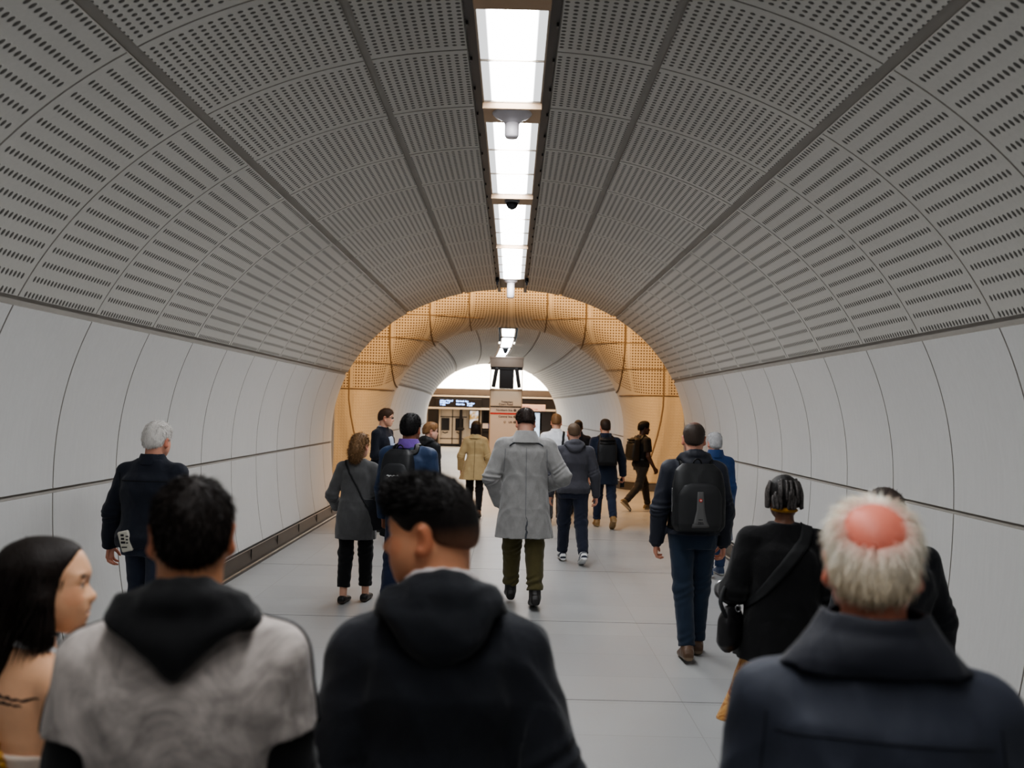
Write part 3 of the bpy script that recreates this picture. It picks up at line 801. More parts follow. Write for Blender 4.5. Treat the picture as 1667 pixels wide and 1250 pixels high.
def cross_passage(mats, cx):
    """far wall of the cross passage with the bell mouth running into the far tunnel: one continuous shell"""
    sq = perforated('square_perforated_panel', 14, .25, .25, .04, True, (182, 175, 163), (84, 66, 46)); lower = mats[0]; groove = mats[3]  # same pale cladding; warm light tinted into panel and hole colours
    half = []
    ss = np.linspace(S_SKIRT, S_END, 90)
    # radial grooves on the bell mouth continue the tunnel joints
    FR = .70; prof = []    # (e outward, y, unrolled e)
    aa = np.linspace(0, math.pi/2, 15); fe = FR*(1-np.cos(aa)); fy = 24.1-1.7*np.sin(aa)
    al = np.concatenate([[0], np.cumsum(np.hypot(np.diff(fe), np.diff(fy)))])
    prof = [(fe[i], fy[i], FR-(al[-1]-al[i])) for i in range(15)]+[(1.2, 22.37, 1.2), (1.7, 22.32, 1.7), (2.4, 22.2, 2.4), (3.4, 22.05, 3.4), (5.0, 21.9, 5.0), (8.0, 21.8, 8.0)]
    def surf(s, e, sd):
        x, z = at_s(s); x *= .985; z *= 1.01; r = math.hypot(x, max(0, z-1.3))
        return cx(24.1)+sd*(x+e*x/r), z+e*max(0, z-1.3)/r
    for nm, sd in (('left', -1), ('right', 1)):
        P = []; Q = []; MI = []; UV = []; uvp = []
        n = len(ss)
        for e, y, eu in prof:
            for s in ss:
                X, Z = surf(s, e, sd); P.append((X, y, Z)); uvp.append(surf(s, eu, sd))
        for i in range(len(prof)-1):
            for j in range(n-1):
                q = [i*n+j, i*n+j+1, (i+1)*n+j+1, (i+1)*n+j]
                if sd > 0: q = q[::-1]
                Q.append(q); UV += [(uvp[k][0]/.96+.03, (uvp[k][1]-2.33)/.0686) for k in q]
        me = mk_mesh('bell_mouth', np.array(P), np.array(Q))
        o = link('trim_'+('1' if sd < 0 else '2'), me, [sq], None, True)
        uv = me.uv_layers.new(name='panel'); uv.data.foreach_set('uv', np.array(UV, np.float32).ravel())
        tag(o, kind='structure')
        m = MB(); fine = np.linspace(S_SKIRT, S_END, 500)
        for xv, ri in ((.95, .016), (1.9, .02), (2.86, .022), (3.78, .02)):
            pts = []
            for e, y, eu in prof:
                X = np.array([surf(s, e, sd) for s in fine]); d = sd*(X[:, 0]-cx(24.1))-xv
                hit = np.flatnonzero((d[:-1] > 0) & (d[1:] <= 0))
                if len(hit): pts.append((X[hit[-1], 0], y-.004, X[hit[-1], 1]))
            if xv > 3: pts = [(cx(24.1)+sd*(xv-.6*max(0, 1-z/2.2)**1.6), 22.11, z) for z in np.linspace(.2, 5, 14)]
            if len(pts) > 2: m.tube(pts, ri, 6)
        for zz in (2.31, 2.95, 3.58, 4.15):
            pts = []
            for e, y, eu in prof[2:]:
                for s in ss:
                    X, Z = surf(s, e, sd)
                    if Z >= zz: pts.append((X, y-.002, zz)); break
            if len(pts) > 2: m.tube(pts, .010 if zz > 2.4 else .016, 6)
        tag(m.build('trim_'+('3' if sd < 0 else '4'), plain('joint_warm', (110, 96, 80), .8), None, True), kind='structure')
    # outer far wall beyond the bell mouth, near wall, ceiling and ends of the cross passage
    wl = plainpanel('passage_wall', (182, 178, 170))
    m = MB()
    for sd in (-1, 1):
        m.quad(*[(sd*x, 21.9, z) for x, z in ((7.0, 0), (14, 0), (14, 6.6), (7.0, 6.6))][::sd])
    tag(m.build('wall_cross_far', wl), kind='structure')
    m = MB(); yy = YE+.36
    for sd in (-1, 1): m.quad(*[(sd*x, yy, z) for x, z in ((3.2, -.02), (14, -.02), (14, 6.6), (3.2, 6.6))][::-sd])
    m.quad((-3.2, yy, 4.35), (3.2, yy, 4.35), (3.2, yy, 6.6), (-3.2, yy, 6.6))
    tag(m.build('wall_cross_near', wl), kind='structure')
    m = MB(); m.quad((-14, yy, 6.5), (-14, 22.6, 6.5), (14, 22.6, 6.5), (14, yy, 6.5)); tag(m.build('ceiling_cross', wl), kind='structure')
    m = MB()
    for sd in (-1, 1): m.quad(*[(sd*14, y, z) for y, z in ((yy, 0), (22.6, 0), (22.6, 6.6), (yy, 6.6))][::sd])
    tag(m.build('wall_cross_end', wl), kind='structure')

def far_tunnel(mats, cx):
    rows = [24.1]+[25.0+1.0*k for k in range(0, 19)]+[43.3]
    for nm, sd in (('left', -1), ('right', 1)):
        clad('wall_far_'+nm, sd, TIERS[:2], rows, lambda x, z, v: (cx(v)+x*.985, v, z*1.01), mats)
        clad('ceiling_far_'+nm, sd, TIERS[2:], rows, lambda x, z, v: (cx(v)+x*.985, v, z*1.01), mats)

def build_floor():
    n = NT('floor_tiles'); co = n.coord()
    br = n.n('ShaderNodeTexBrick'); n.put(br.inputs['Vector'], co); br.offset = .0; br.offset_frequency = 2
    n.put(br.inputs['Scale'], 1.0); n.put(br.inputs['Mortar Size'], .003); n.put(br.inputs['Brick Width'], 1.2); n.put(br.inputs['Row Height'], .6); n.put(br.inputs['Mortar Smooth'], .3); n.put(br.inputs['Bias'], 0)
    n.put(br.inputs['Color1'], lin(156, 157, 158)); n.put(br.inputs['Color2'], lin(163, 164, 164)); n.put(br.inputs['Mortar'], lin(140, 139, 137))
    a = n.noise(co, 3.5, 5, .65); g = n.noise(co, 160, 2, .7)
    k = n.M('ADD', n.M('ADD', n.M('MULTIPLY', n.M('SUBTRACT', a, .5), .16), n.M('MULTIPLY', n.M('SUBTRACT', g, .5), .16)), 1.0)
    v = n.n('ShaderNodeVectorMath', operation='SCALE'); n.put(v.inputs[0], br.outputs['Color']); n.put(v.inputs['Scale'], k)
    mat = n.bsdf(v.outputs[0], n.M('ADD', n.M('MULTIPLY', a, .2), .26), 0, n.bump(n.M('ADD', n.M('MULTIPLY', br.outputs['Fac'], -.6), n.M('MULTIPLY', g, .2)), .15, .003), .45)
    m = MB(); m.quad((-14, -5, 0), (14, -5, 0), (14, 49.2, 0), (-14, 49.2, 0)); tag(m.build('floor', mat), kind='structure')
    # wider level joints across the floor every few metres
    j = plain('joint', (92, 90, 88), .8); m = MB()
    for y in (6.05, 8.28, 10.9, 13.6): m.box((-2.93, y-.003, -.004), (2.93, y+.003, .001))
    m.box((-.42, 1, -.004), (-.416, 16.4, .001)); tag(m.build('trim_5', j), kind='structure')

def build_skirting():
    dark = plain('skirting_panel', (88, 84, 80), .38, .55, .12, 3); rail = plain('skirting_rail', (190, 182, 172), .28, .9); gap = plain('skirting_gap', (40, 38, 36), .8)
    for nm, sd, yr in (('left', -1, (-4.8, YE+.2)), ('right', 1, (-4.8, YE+.2))):
        m = MB(); xs = [(2.885, 0, 0), (2.885, .028, 0), (2.90, .028, 1), (2.90, .040, 1), (2.945, .040, 0), (2.975, .185, 0), (2.955, .186, 1), (2.955, .198, 1), (3.03, .198, 2), (3.03, .24, 2)]
        n = 8; ys = np.linspace(yr[0], yr[1], 9)
        for i in range(len(xs)-1):
            (x0, z0, _), (x1, z1, k) = xs[i], xs[i+1]
            q = [(sd*x0, yr[0], z0), (sd*x1, yr[0], z1), (sd*x1, yr[1], z1), (sd*x0, yr[1], z0)]
            m.quad(*(q if sd < 0 else q[::-1]), m=k)
        y = yr[0]
        while y < yr[1]:
            m.box((min(sd*2.948, sd*2.960), y, .045), (max(sd*2.948, sd*2.960), y+.006, .18), 2); y += 1.2
        tag(m.build('baseboard_'+nm, [dark, rail, gap]), kind='structure')
    m = MB()
    for sd in (-1, 1):
        pts = [(sd*2.62-.1, 24.0, 0), (sd*2.70-.1, 23.2, 0), (sd*2.85-.1, 22.75, 0), (sd*3.2-.1, 22.3, 0), (sd*4.2, 22.05, 0), (sd*7, 21.8, 0)]
        for (a, b) in zip(pts[:-1], pts[1:]):
            q = [a, b, (b[0], b[1]+.02, .2), (a[0], a[1]+.02, .2)]; m.quad(*(q if sd > 0 else q[::-1]), m=0)
            q = [(a[0], a[1], .19), (b[0], b[1], .19), (b[0], b[1]+.3, .21), (a[0], a[1]+.3, .21)]; m.quad(*q, m=1)
    tag(m.build('baseboard_cross', [dark, rail]), kind='structure')
    m = MB(); 
    for sd in (-1, 1):
        for k in range(19):
            y0, y1 = 24+k, 25+k; c = lambda y: -.10-.0021*max(0, y-24)**2
            m.quad((c(y0)+sd*2.86, y0, 0), (c(y1)+sd*2.86, y1, 0), (c(y1)+sd*2.93, y1, .2), (c(y0)+sd*2.93, y0, .2))
    tag(m.build('baseboard_far', dark), kind='structure')

# ------------------------------------------------------------------ ceiling lights
def build_lights():
    tan = plain('bridge_plate', (165, 138, 112), .5); steel = plain('channel', (92, 90, 88), .5, .3); frame = plain('light_frame', (150, 140, 128), .4, .4)
    n = NT('light_diffuser'); uv = n.coord(); sp = n.n('ShaderNodeSeparateXYZ'); n.put(sp.inputs[0], uv)
    ax = n.M('ABSOLUTE', n.M('ADD', sp.outputs[0], 0)); f = n.n('ShaderNodeMapRange'); n.put(f.inputs[0], ax); n.put(f.inputs[1], .105); n.put(f.inputs[2], .145); n.put(f.inputs[3], 1); n.put(f.inputs[4], .035)
    dif = n.emit(lin(251, 252, 253), n.M('MULTIPLY', f.outputs[0], LIGHT_E))
    def dimmed(k):
        m = dif.copy(); m.name = 'light_diffuser_dim'
        for nd in m.node_tree.nodes:
            if nd.type == 'MATH' and nd.operation == 'MULTIPLY': nd.inputs[1].default_value = LIGHT_E*k
        return m
    difs = [dimmed(.45), dimmed(.9), dimmed(.95), dif, dif, dimmed(1.1), dimmed(1.2)]
    # the channel the strip sits in
    m = MB()
    for sd in (-1, 1):
        x0, x1 = sorted((sd*.262, sd*.205)); m.box((x0, -4, 4.02), (x1, YE+.2, 4.10))
        y = -3.8
        while y < 16.2: m.box((min(sd*.258, sd*.246), y, 4.0), (max(sd*.258, sd*.246), y+.05, 4.02), 0); y += .52
    m.box((-.26, -4, 4.10), (.26, YE+.2, 4.14)); tag(m.build('trim_6', steel), kind='structure')
    mods = [(-2.2, -.2, 2), (.25, 2.1, 3), (2.5, 4.78-.42, 3), (4.78, 6.26, 2), (6.68, 8.95, 3), (9.36, 11.72, 3), (11.92, 14.78, 4)]
    names = ['behind the viewer', 'straight overhead at the viewer', 'just out of sight above', 'nearest of the lit ceiling panels, before the loudspeaker plate', 'lit ceiling panels between the loudspeaker and the dome camera', 'lit ceiling panels just past the dome camera', 'farthest lit ceiling panels in the near tunnel, ending above the arch']
    for mi, ((y0, y1, k), nm) in enumerate(zip(mods, names)):
        root = empty('ceiling_light', (0, (y0+y1)/2, 3.99), 'cool white ceiling light, '+nm, 'light', 'ceiling lights along the crown of the near tunnel'); L = (y1-y0)/2
        m = MB()
        for sd in (-1, 1): x0, x1 = sorted((sd*.203, sd*.192)); m.box((x0, -L, -.012), (x1, L, .06))
        for i in range(k+1): y = -L+2*L*i/k; m.box((-.203, y-.005, -.010), (.203, y+.005, .03))
        m.build('frame', frame, root)
        for i in range(k):
            a, b = -L+2*L*i/k+.006, -L+2*L*(i+1)/k-.006; m = MB()
            m.quad((-.192, a, 0), (-.192, b, 0), (.192, b, 0), (.192, a, 0)); m.build('diffuser', difs[mi], root)
    # bridging plates with fittings
    for (y0, y1), nm in zip(((4.36, 4.78), (6.26, 6.68), (8.95, 9.36), (11.72, 11.92)), ('at the top edge of the picture', 'carrying the white loudspeaker', 'carrying the small dome camera', 'third from the viewer, narrow')):
        m = MB(); m.box((-.205, y0, 3.97), (.205, y1, 4.03), 0, .004); m.box((-.205, y0, 3.935), (.205, y0+.02, 3.975), 0, .003)
        tag(m.build('ceiling_plate', tan), 'tan bridging plate between ceiling lights, '+nm, 'ceiling plate', 'tan plates between the ceiling lights')
    wh = plain('white_plastic', (205, 200, 205), .4); dk = plain('black_plastic', (30, 32, 36), .25)
    r = empty('ceiling_loudspeaker', (0, 6.47, 3.972), 'white funnel shaped loudspeaker hanging from tan ceiling plate', 'loudspeaker')
    MB().lathe([(.14, .004), (.14, -.006), (.125, -.022), (.075, -.045), (.052, -.075)], seg=32).build('flare', wh, r, True)
    MB().lathe([(.052, -.07), (.050, -.16), (.042, -.175), (.02, -.178)], seg=28).build('nozzle', wh, r, True)
    r = empty('dome_camera', (0, 9.16, 3.972), 'small dark dome security camera on tan ceiling plate', 'camera')
    MB().lathe([(.075, .03), (.075, -.02), (.066, -.03)], seg=28).build('base', plain('grey_plastic', (120, 122, 126), .4), r, True)
    MB().lathe([(.062, -.028), (.058, -.055), (.042, -.080), (.018, -.094), (.004, -.097)], seg=28).build('dome', dk, r, True)
    r = empty('ceiling_sensor', (-.02, 14.95, 3.97), 'white cylinder fitting hanging at end of the light strip above the arch', 'ceiling fitting')
    MB().lathe([(.11, .02), (.11, -.01), (.062, -.03)], seg=28).build('base', wh, r, True); MB().lathe([(.062, -.02), (.062, -.26), (.05, -.275)], seg=24).build('cylinder', wh, r, True)
    for sd in (-1, 1):
        m = MB(); m.box((sd*.24-.03, 14.88, 3.95), (sd*.24+.03, 14.96, 4.03), 0, .008); m.tube([(sd*.24, 14.9, 3.95), (sd*.24, 14.85, 3.91)], .018, 10)
        tag(m.build('spot_fitting', dk), 'tiny dark spotlight %s of the white cylinder at the strip end' % ('left' if sd < 0 else 'right'), 'spotlight')
    # far tunnel strip, following the curve
    cx = lambda y: -.10-.0021*max(0, y-24)**2
    dif2 = glow('far_light_diffuser', (248, 250, 255), LIGHT_E*.5)
    ys = [24.3, 26.9, 27.4, 31.5, 31.9, 36.0, 36.4, 42.8]
    for i, nm in zip(range(0, 8, 2), ('nearest to the cross passage', 'past the dark fitting', 'seen just over the totem sign', 'hidden beyond the totem sign')):
        y0, y1 = ys[i], ys[i+1]; root = empty('ceiling_light', (cx((y0+y1)/2), (y0+y1)/2, 4.03), 'bright ceiling light of the far tunnel, '+nm, 'light', 'ceiling lights of the far tunnel')
        m = MB(); f = MB(); k = 6
        for j in range(k):
            a, b = y0+(y1-y0)*j/k, y0+(y1-y0)*(j+1)/k; ca, cb = cx(a)-root.location.x, cx(b)-root.location.x; a -= root.location.y; b -= root.location.y
            m.quad((ca-.17, a, 0), (cb-.17, b, 0), (cb+.17, b, 0), (ca+.17, a, 0))
            for sd in (-1, 1): f.quad((ca+sd*.17, a, 0), (cb+sd*.17, b, 0), (cb+sd*.21, b, -.01), (ca+sd*.21, a, -.01))
        f.quad((-.21+cx(y0)-root.location.x, y0-root.location.y, -.01), (.21+cx(y0)-root.location.x, y0-root.location.y, -.01), (.21+cx(y0)-root.location.x, y0-root.location.y, .06), (-.21+cx(y0)-root.location.x, y0-root.location.y, .06))
        m.build('diffuser', dif2, root); f.build('frame', frame, root)
    m = MB(); m.box((cx(31.7)-.12, 31.62, 3.98), (cx(31.7)+.12, 31.78, 4.04), 0, .01); m.lathe([(.10, 0), (.06, -.12), (.02, -.16)], (cx(31.7), 31.7, 3.98), 16)
    tag(m.build('ceiling_fitting', dk), 'dark pointed fitting on the light strip of the far tunnel', 'ceiling fitting')

def area(name, loc, rot, size, energy, color, sy=None):
    l = bpy.data.lights.new(name, 'AREA'); l.energy = energy; l.color = color; l.size = size
    if sy: l.shape = 'RECTANGLE'; l.size_y = sy
    o = bpy.data.objects.new(name, l); COL.objects.link(o); o.location = loc; o.rotation_euler = rot; return o

# ------------------------------------------------------------------ text
def text(name, s, loc, size, mat, parent=None, rot=(rad(90), 0, 0), align='LEFT', bold=0.0):
    c = bpy.data.curves.new('t', 'FONT'); c.body = s; c.size = size; c.align_x = align; c.offset = bold
    t = bpy.data.objects.new('t', c); COL.objects.link(t); bpy.context.view_layer.update()
    me = bpy.data.meshes.new_from_object(t.evaluated_get(bpy.context.evaluated_depsgraph_get()))
    bpy.data.objects.remove(t); o = link(name, me, None, parent, False); me.materials.clear(); me.materials.append(mat); o.location = loc; o.rotation_euler = rot; return o

def build_totem():
    Y = 30.0; x0, x1 = -.685, .375; xc = (x0+x1)/2; w = x1-x0
    r = empty('totem_sign', (xc, Y, 0), 'tall pale totem sign with line directions and monitors in housing on top', 'sign')
    wood = plain('totem_trim', (176, 150, 120), .45); wht = plain('totem_face', (214, 196, 178), .45, 0, .03); grey = plain('totem_hood', (120, 108, 96), .5, .2); blk = plain('totem_black', (22, 20, 20), .35)
    red = plain('totem_red', (196, 48, 44), .5); txt = plain('totem_text', (66, 58, 62), .6)
    h = w/2
    m = MB(); m.box((-h+.03, -.05, 0), (h-.03, .28, 2.50), 0, .005); m.build('board', wht, r)
    m = MB()
    for sd in (-1, 1): a, b = sorted((sd*h, sd*(h-.03))); m.box((a, -.06, 0), (b, .30, 2.54), 0, .004)
    m.box((-h, -.06, 2.50), (h, .30, 2.57), 0, .004); m.build('edge_trim', wood, r)
    m = MB(); m.box((-h+.03, -.055, 2.02), (h-.03, -.045, 2.48), 0, .003); m.build('upper_panel', plain('totem_upper', (226, 204, 176), .18, 0, .02), r)
    m = MB(); m.box((-h-.01, -.12, 3.27), (h+.01, .4, 3.56), 0, .01); m.box((-h-.02, -.13, 3.55), (h+.02, .41, 3.61), 0, .006)
    for sd in (-1, 0, 1): m.box((sd*.27-.01-.06, -.122, 3.28), (sd*.27+.01-.06, -.118, 3.50))
    m.build('hood', grey, r)
    m = MB(); m.box((-.24, -.02, 2.58), (.24, .34, 3.27), 0, .01); m.box((-h+.02, -.06, 3.19), (h-.02, .3, 3.275), 0, .006); m.build('core', blk, r)
    for sd in (-1, 1):
        M = Matrix.Translation((sd*.37, .1, 2.93))@Matrix.Rotation(rad(-sd*9), 4, 'Y'); m = MB(); m.box((-.06, -.28, -.32), (.06, .26, .32), 0, .012, M)
        mo = m.build('monitor', blk, r); m = MB(); m.box((sd*.062-.002, -.25, -.28), (sd*.062+.002, .23, .28), 0, 0, M); m.build('screen', plain('monitor_glass', (28, 26, 26), .1), mo)
    for sd in (-1, 1):
        m = MB(); m.tube([(sd*(h-.02), -.04, 2.56), (sd*(h-.02), -.04, 3.28)], .014, 8); m.build('post', wood, r)
    m = MB(); m.box((-h+.03, -.060, 1.965), (h-.03, -.052, 2.005)); m.build('black_line', blk, r)
    m = MB(); m.box((-h+.03, -.060, 1.735), (h-.03, -.052, 1.790)); m.build('red_line', red, r)
    kw = dict(parent=r, align='RIGHT', bold=.002)
    text('lettering', 'Tottenham', (.23, -.062, 2.115), .085, txt, **kw); text('lettering', 'Court Road', (.23, -.062, 2.035), .095, txt, **kw)
    text('lettering', 'Northern line', (.22, -.062, 1.845), .095, txt, **kw); text('lettering', 'Central line', (.22, -.062, 1.635), .095, txt, **kw); text('lettering', 'Lift', (.22, -.062, 1.46), .095, txt, **kw)
    for z in (1.875, 1.665, 1.49):
        m = MB(); m.tube([(.30+.032*math.cos(a), -.058, z+.032*math.sin(a)) for a in np.linspace(0, 2*math.pi, 20)[:-1]], .010, 6, closed=True); o = m.build('line_symbol', txt, r)
        m = MB(); m.box((.25, -.062, z-.009), (.35, -.056, z+.009)); m.build('symbol_bar', txt, o)
    m = MB(); m.tube([(-.02+.03*math.cos(a), -.058, 1.49+.03*math.sin(a)) for a in np.linspace(0, 2*math.pi, 20)[:-1]], .006, 6, closed=True)
    m.build('lift_symbol', txt, r)

def build_platform():
    Y = 46.0
    dark = plain('screen_door_metal', (48, 42, 38), .35, .4); brown = plain('overband', (104, 92, 82), .4, .3); rail = plain('pale_rail', (205, 188, 165), .4)
    glass = plain('screen_door_glass', (40, 37, 35), .08); trainw = plain('train_body', (206, 190, 168), .35, 0, .03); tglass = plain('train_glass', (38, 33, 30), .1); thr = plain('train_purple', (78, 66, 96), .5)
    # luminous coving above the doors
    m = MB(); m.quad((-9, Y-.3, 2.90), (9, Y-.3, 2.90), (9, Y-1.1, 5.2), (-9, Y-1.1, 5.2))
    tag(m.build('light_coving', glow('coving_glow', (255, 244, 226), 5.5)), 'bright white luminous coving above the platform screen doors', 'light')
    m = MB(); m.box((-9, Y-.34, 2.58), (9, Y+.2, 2.90), 0, .01); m.box((-9, Y-.36, 1.96), (9, Y+.1, 2.44), 1, .01); m.box((-9, Y-.38, 2.44), (9, Y+.1, 2.60), 1, .005)
    m.box((-9, Y-.40, 2.475), (9, Y-.36, 2.555), 2, .004); m.box((-9, Y-.40, 1.86), (9, Y+.05, 1.96), 2, .006)
    tag(m.build('wall_platform_header', [brown, dark, rail]), kind='structure')
    m = MB(); m.quad((-9, 43.3, 4.9), (-9, Y-.8, 4.9), (9, Y-.8, 4.9), (9, 43.3, 4.9)); tag(m.build('ceiling_platform', plain('platform_ceiling', (120, 100, 82), .7)), kind='structure')
    # display above the doors
    r = empty('departure_display', (-2.6, Y-.40, 2.2), 'long dark departure display with blue and white glowing text above train door', 'display')
    MB().box((-1.15, -.02, -.20), (1.15, .03, .20), 0, .01).build('casing', dark, r)
    bl = glow('display_text', (150, 190, 255), 2.6)
    for xx, zz, s in ((-.92, .045, 'Abbey Wood'), (-.92, -.06, 'Platform B'), (-.92, -.155, '1 min'), (-.12, .035, 'Elizabeth line'), (.42, -.07, 'Reading'), (.42, -.165, '4 min'), (-.12, -.12, 'Mind the')):
        text('glowing_text', s, (xx, -.024, zz), .115, bl, r, bold=.006)
    # door posts and glazed leaves
    def leaf(x0, x1, lab, m1=glass):
        r = empty('platform_screen_door', ((x0+x1)/2, Y, 0), lab, 'screen door', 'platform screen doors'); h = (x1-x0)/2
        m = MB(); 
        for sd in (-1, 1): a, b = sorted((sd*h, sd*(h-.06))); m.box((a, -.06, 0), (b, .05, 1.88), 0, .006)
        m.box((-h, -.05, 0), (h, .05, .10)); m.box((-h, -.05, .80), (h, .04, .88)); m.box((-h, -.05, 1.80), (h, .05, 1.88)); m.build('frame', dark, r)
        MB().box((-h+.05, -.01, .1), (h-.05, .01, 1.82)).build('pane', m1, r)
    leaf(-5.6, -4.3, 'dark glazed screen door at the far left of the platform edge'); leaf(-4.25, -3.62, 'narrow dark glazed screen door left of the open train door'); leaf(-1.45, -.75, 'dark glazed screen door just left of the totem sign'); leaf(-.7, .95, 'dark screen door behind the totem sign')
    leaf(2.0, 3.6, 'brownish glazed screen door at right platform edge', plain('brown_glass', (92, 74, 56), .2)); leaf(3.65, 5.2, 'glazed screen door hidden at the far right of platform')
    m = MB(); m.tube([(-3.55, Y-.05, 0), (-3.55, Y-.05, 1.9)], .04, 8); tag(m.build('door_post', rail, None, True), 'pale upright post left of the open train door', 'post')
    m = MB(); m.tube([(-1.50, Y-.05, 0), (-1.50, Y-.05, 1.9)], .035, 8); tag(m.build('door_post', rail, None, True), 'pale upright post right of the lit poster', 'post')
    m = MB(); m.box((-2.56, Y-.05, 0), (-2.42, Y+.05, 1.9), 0, .01); m.box((-2.66, Y-.07, .86), (-2.30, Y-.03, .95), 0, .01); tag(m.build('door_post', dark), 'dark upright mullion in the middle of open train door', 'post')
    # ad screens
    n = NT('poster_art'); v = n.n('ShaderNodeTexVoronoi'); n.put(v.inputs['Vector'], n.coord('Object', (4, 4, 4)))
    bl2 = n.ramp(n.noise(n.coord(), 2.2, 3), [(.3, lin(60, 44, 30)), (.45, lin(190, 150, 90)), (.6, lin(235, 235, 240)), (.75, lin(120, 150, 200))]); post = n.emit(bl2, .75)
    n = NT('ad_screen_art'); ad = n.emit(n.ramp(n.noise(n.coord(), 1.6, 3), [(.3, lin(110, 130, 150)), (.5, lin(205, 225, 245)), (.7, lin(240, 248, 255))]), .9)
    for x0, x1, z0, z1, mt, lab in ((-2.04, -1.62, .95, 1.80, post, 'lit colourful poster panel to the right of open train door'), (1.18, 1.44, .15, 1.78, ad, 'pale blue glowing advertising screen right of totem sign')):
        r = empty('poster_screen', ((x0+x1)/2, Y-.1, (z0+z1)/2), lab, 'poster'); h = (x1-x0)/2; v = (z1-z0)/2
        MB().box((-h-.04, -.02, -v-.04), (h+.04, .06, v+.04), 0, .01).build('frame', dark, r); MB().quad((-h, -.025, -v), (h, -.025, -v), (h, -.025, v), (-h, -.025, v)).build('picture', mt, r)
    m = MB(); m.box((1.52, Y-.09, 0), (2.0, Y+.05, 1.86), 0, .01); tag(m.build('door_panel', plain('charcoal_panel', (44, 42, 44), .4)), 'charcoal upright panel right of the glowing screen', 'panel')
    m = MB(); m.box((-1.40, Y-.08, .95), (-1.12, Y-.065, 1.20), 0); m.box((-1.10, Y-.08, .95), (-.86, Y-.065, 1.20), 1); tag(m.build('notice_sticker', [plain('pale_notice', (200, 180, 165), .5), plain('blue_notice', (80, 90, 150), .5)]), 'small pale and blue notices on dark screen door', 'notice')
    r = empty('wall_sign', (1.02, Y-.42, 2.0), 'pink platform sign strip to the right of the totem', 'sign')
    MB().box((-.68, -.02, -.14), (.68, .02, .19), 0, .006).build('plate', plain('pink_sign', (226, 188, 170), .5, 0, .03), r)
    rt = plain('sign_red', (196, 92, 84), .6); text('lettering', 'Elizabeth line', (-.58, -.024, .06), .09, rt, r); text('lettering', 'Way out and lines', (-.58, -.024, -.08), .12, rt, r)
    # train standing behind the doors
    r = empty('train', (0, Y+.25, 0), 'pale train standing behind the platform screen doors', 'train')
    MB().box((-9, 0, .02), (9, 2.5, 2.4), 0, .06).build('body', trainw, r)
    for i, xx in enumerate((-7.2, -5.3, -.3, 1.6, 3.5, 5.4)):
        m = MB(); m.box((xx-.6, -.02, .9), (xx+.6, .02, 1.75), 0, .05); m.build('window', tglass, r)
    for xx in (-3.27, -2.57):
        m = MB(); m.box((xx-.34, -.04, .08), (xx+.34, .0, 1.86), 0, .02); d = m.build('door', trainw, r)
        m = MB(); m.box((xx-.20, -.055, .80), (xx+.20, -.045, 1.42), 0, .05); m.build('pane', tglass, d)
        m = MB(); m.tube([(xx-.14, -.05, .72), (xx, -.05, .66), (xx+.14, -.05, .72)], .02, 8); m.build('handle', dark, d)
    m = MB(); m.box((-9, -.05, 0), (9, .05, .14)); m.build('sill', plain('sill_dark', (30, 27, 25), .6), r)
    m = MB()
    for xx in (-2.92,): m.box((xx-.012, -.06, .08), (xx+.012, -.03, 1.86))
    m.box((-3.62, -.06, .38), (-2.2, -.035, .41)); m.box((-3.62, -.06, 1.46), (-2.2, -.035, 1.50)); m.build('door_seams', dark, r)
    # platform end walls behind the arch edge
    m = MB(); m.quad((-9, 43.32, 0), (-3.9, 43.32, 0), (-3.9, 43.32, 5), (-9, 43.32, 5)); m.quad((2.1, 43.32, 0), (9, 43.32, 0), (9, 43.32, 5), (2.1, 43.32, 5)); m.quad((-3.9, 43.32, 4.02), (2.1, 43.32, 4.02), (2.1, 43.32, 5), (-3.9, 43.32, 5))
    tag(m.build('wall_platform_near', plain('platform_wall', (150, 130, 110), .7)), kind='structure')
    m = MB()
    for sd in (-1, 1): m.quad((sd*9.2, 43.3, 0), (sd*9.2, 49.2, 0), (sd*9.2, 49.2, 5.2), (sd*9.2, 43.3, 5.2))
    tag(m.build('wall_platform_end', dark), kind='structure')
    m = MB(); m.quad((-9.2, 49.2, 0), (9.2, 49.2, 0), (9.2, 49.2, 5.2), (-9.2, 49.2, 5.2)); tag(m.build('wall_track', dark), kind='structure')
# ------------------------------------------------------------------ the cast
def at(u, v, Y):
    cx, sx = math.cos(CAM_P), math.sin(CAM_P); cy, sy = math.cos(CAM_Y), math.sin(CAM_Y); cr, sr = math.cos(CAM_R), math.sin(CAM_R)
    fwd = V3(sy*cx, cy*cx, sx); right = V3(cy, -sy, 0); up = np.cross(right, fwd); r2 = right*cr+up*sr; u2 = -right*sr+up*cr
    d = r2*(u-833.5)/1500+u2*(625-v)/1500+fwd; return V3(.047, 0, 1.87)+d*(Y/d[1])
def spot(u, v, Y): return (at(u, v, Y)[0], Y)

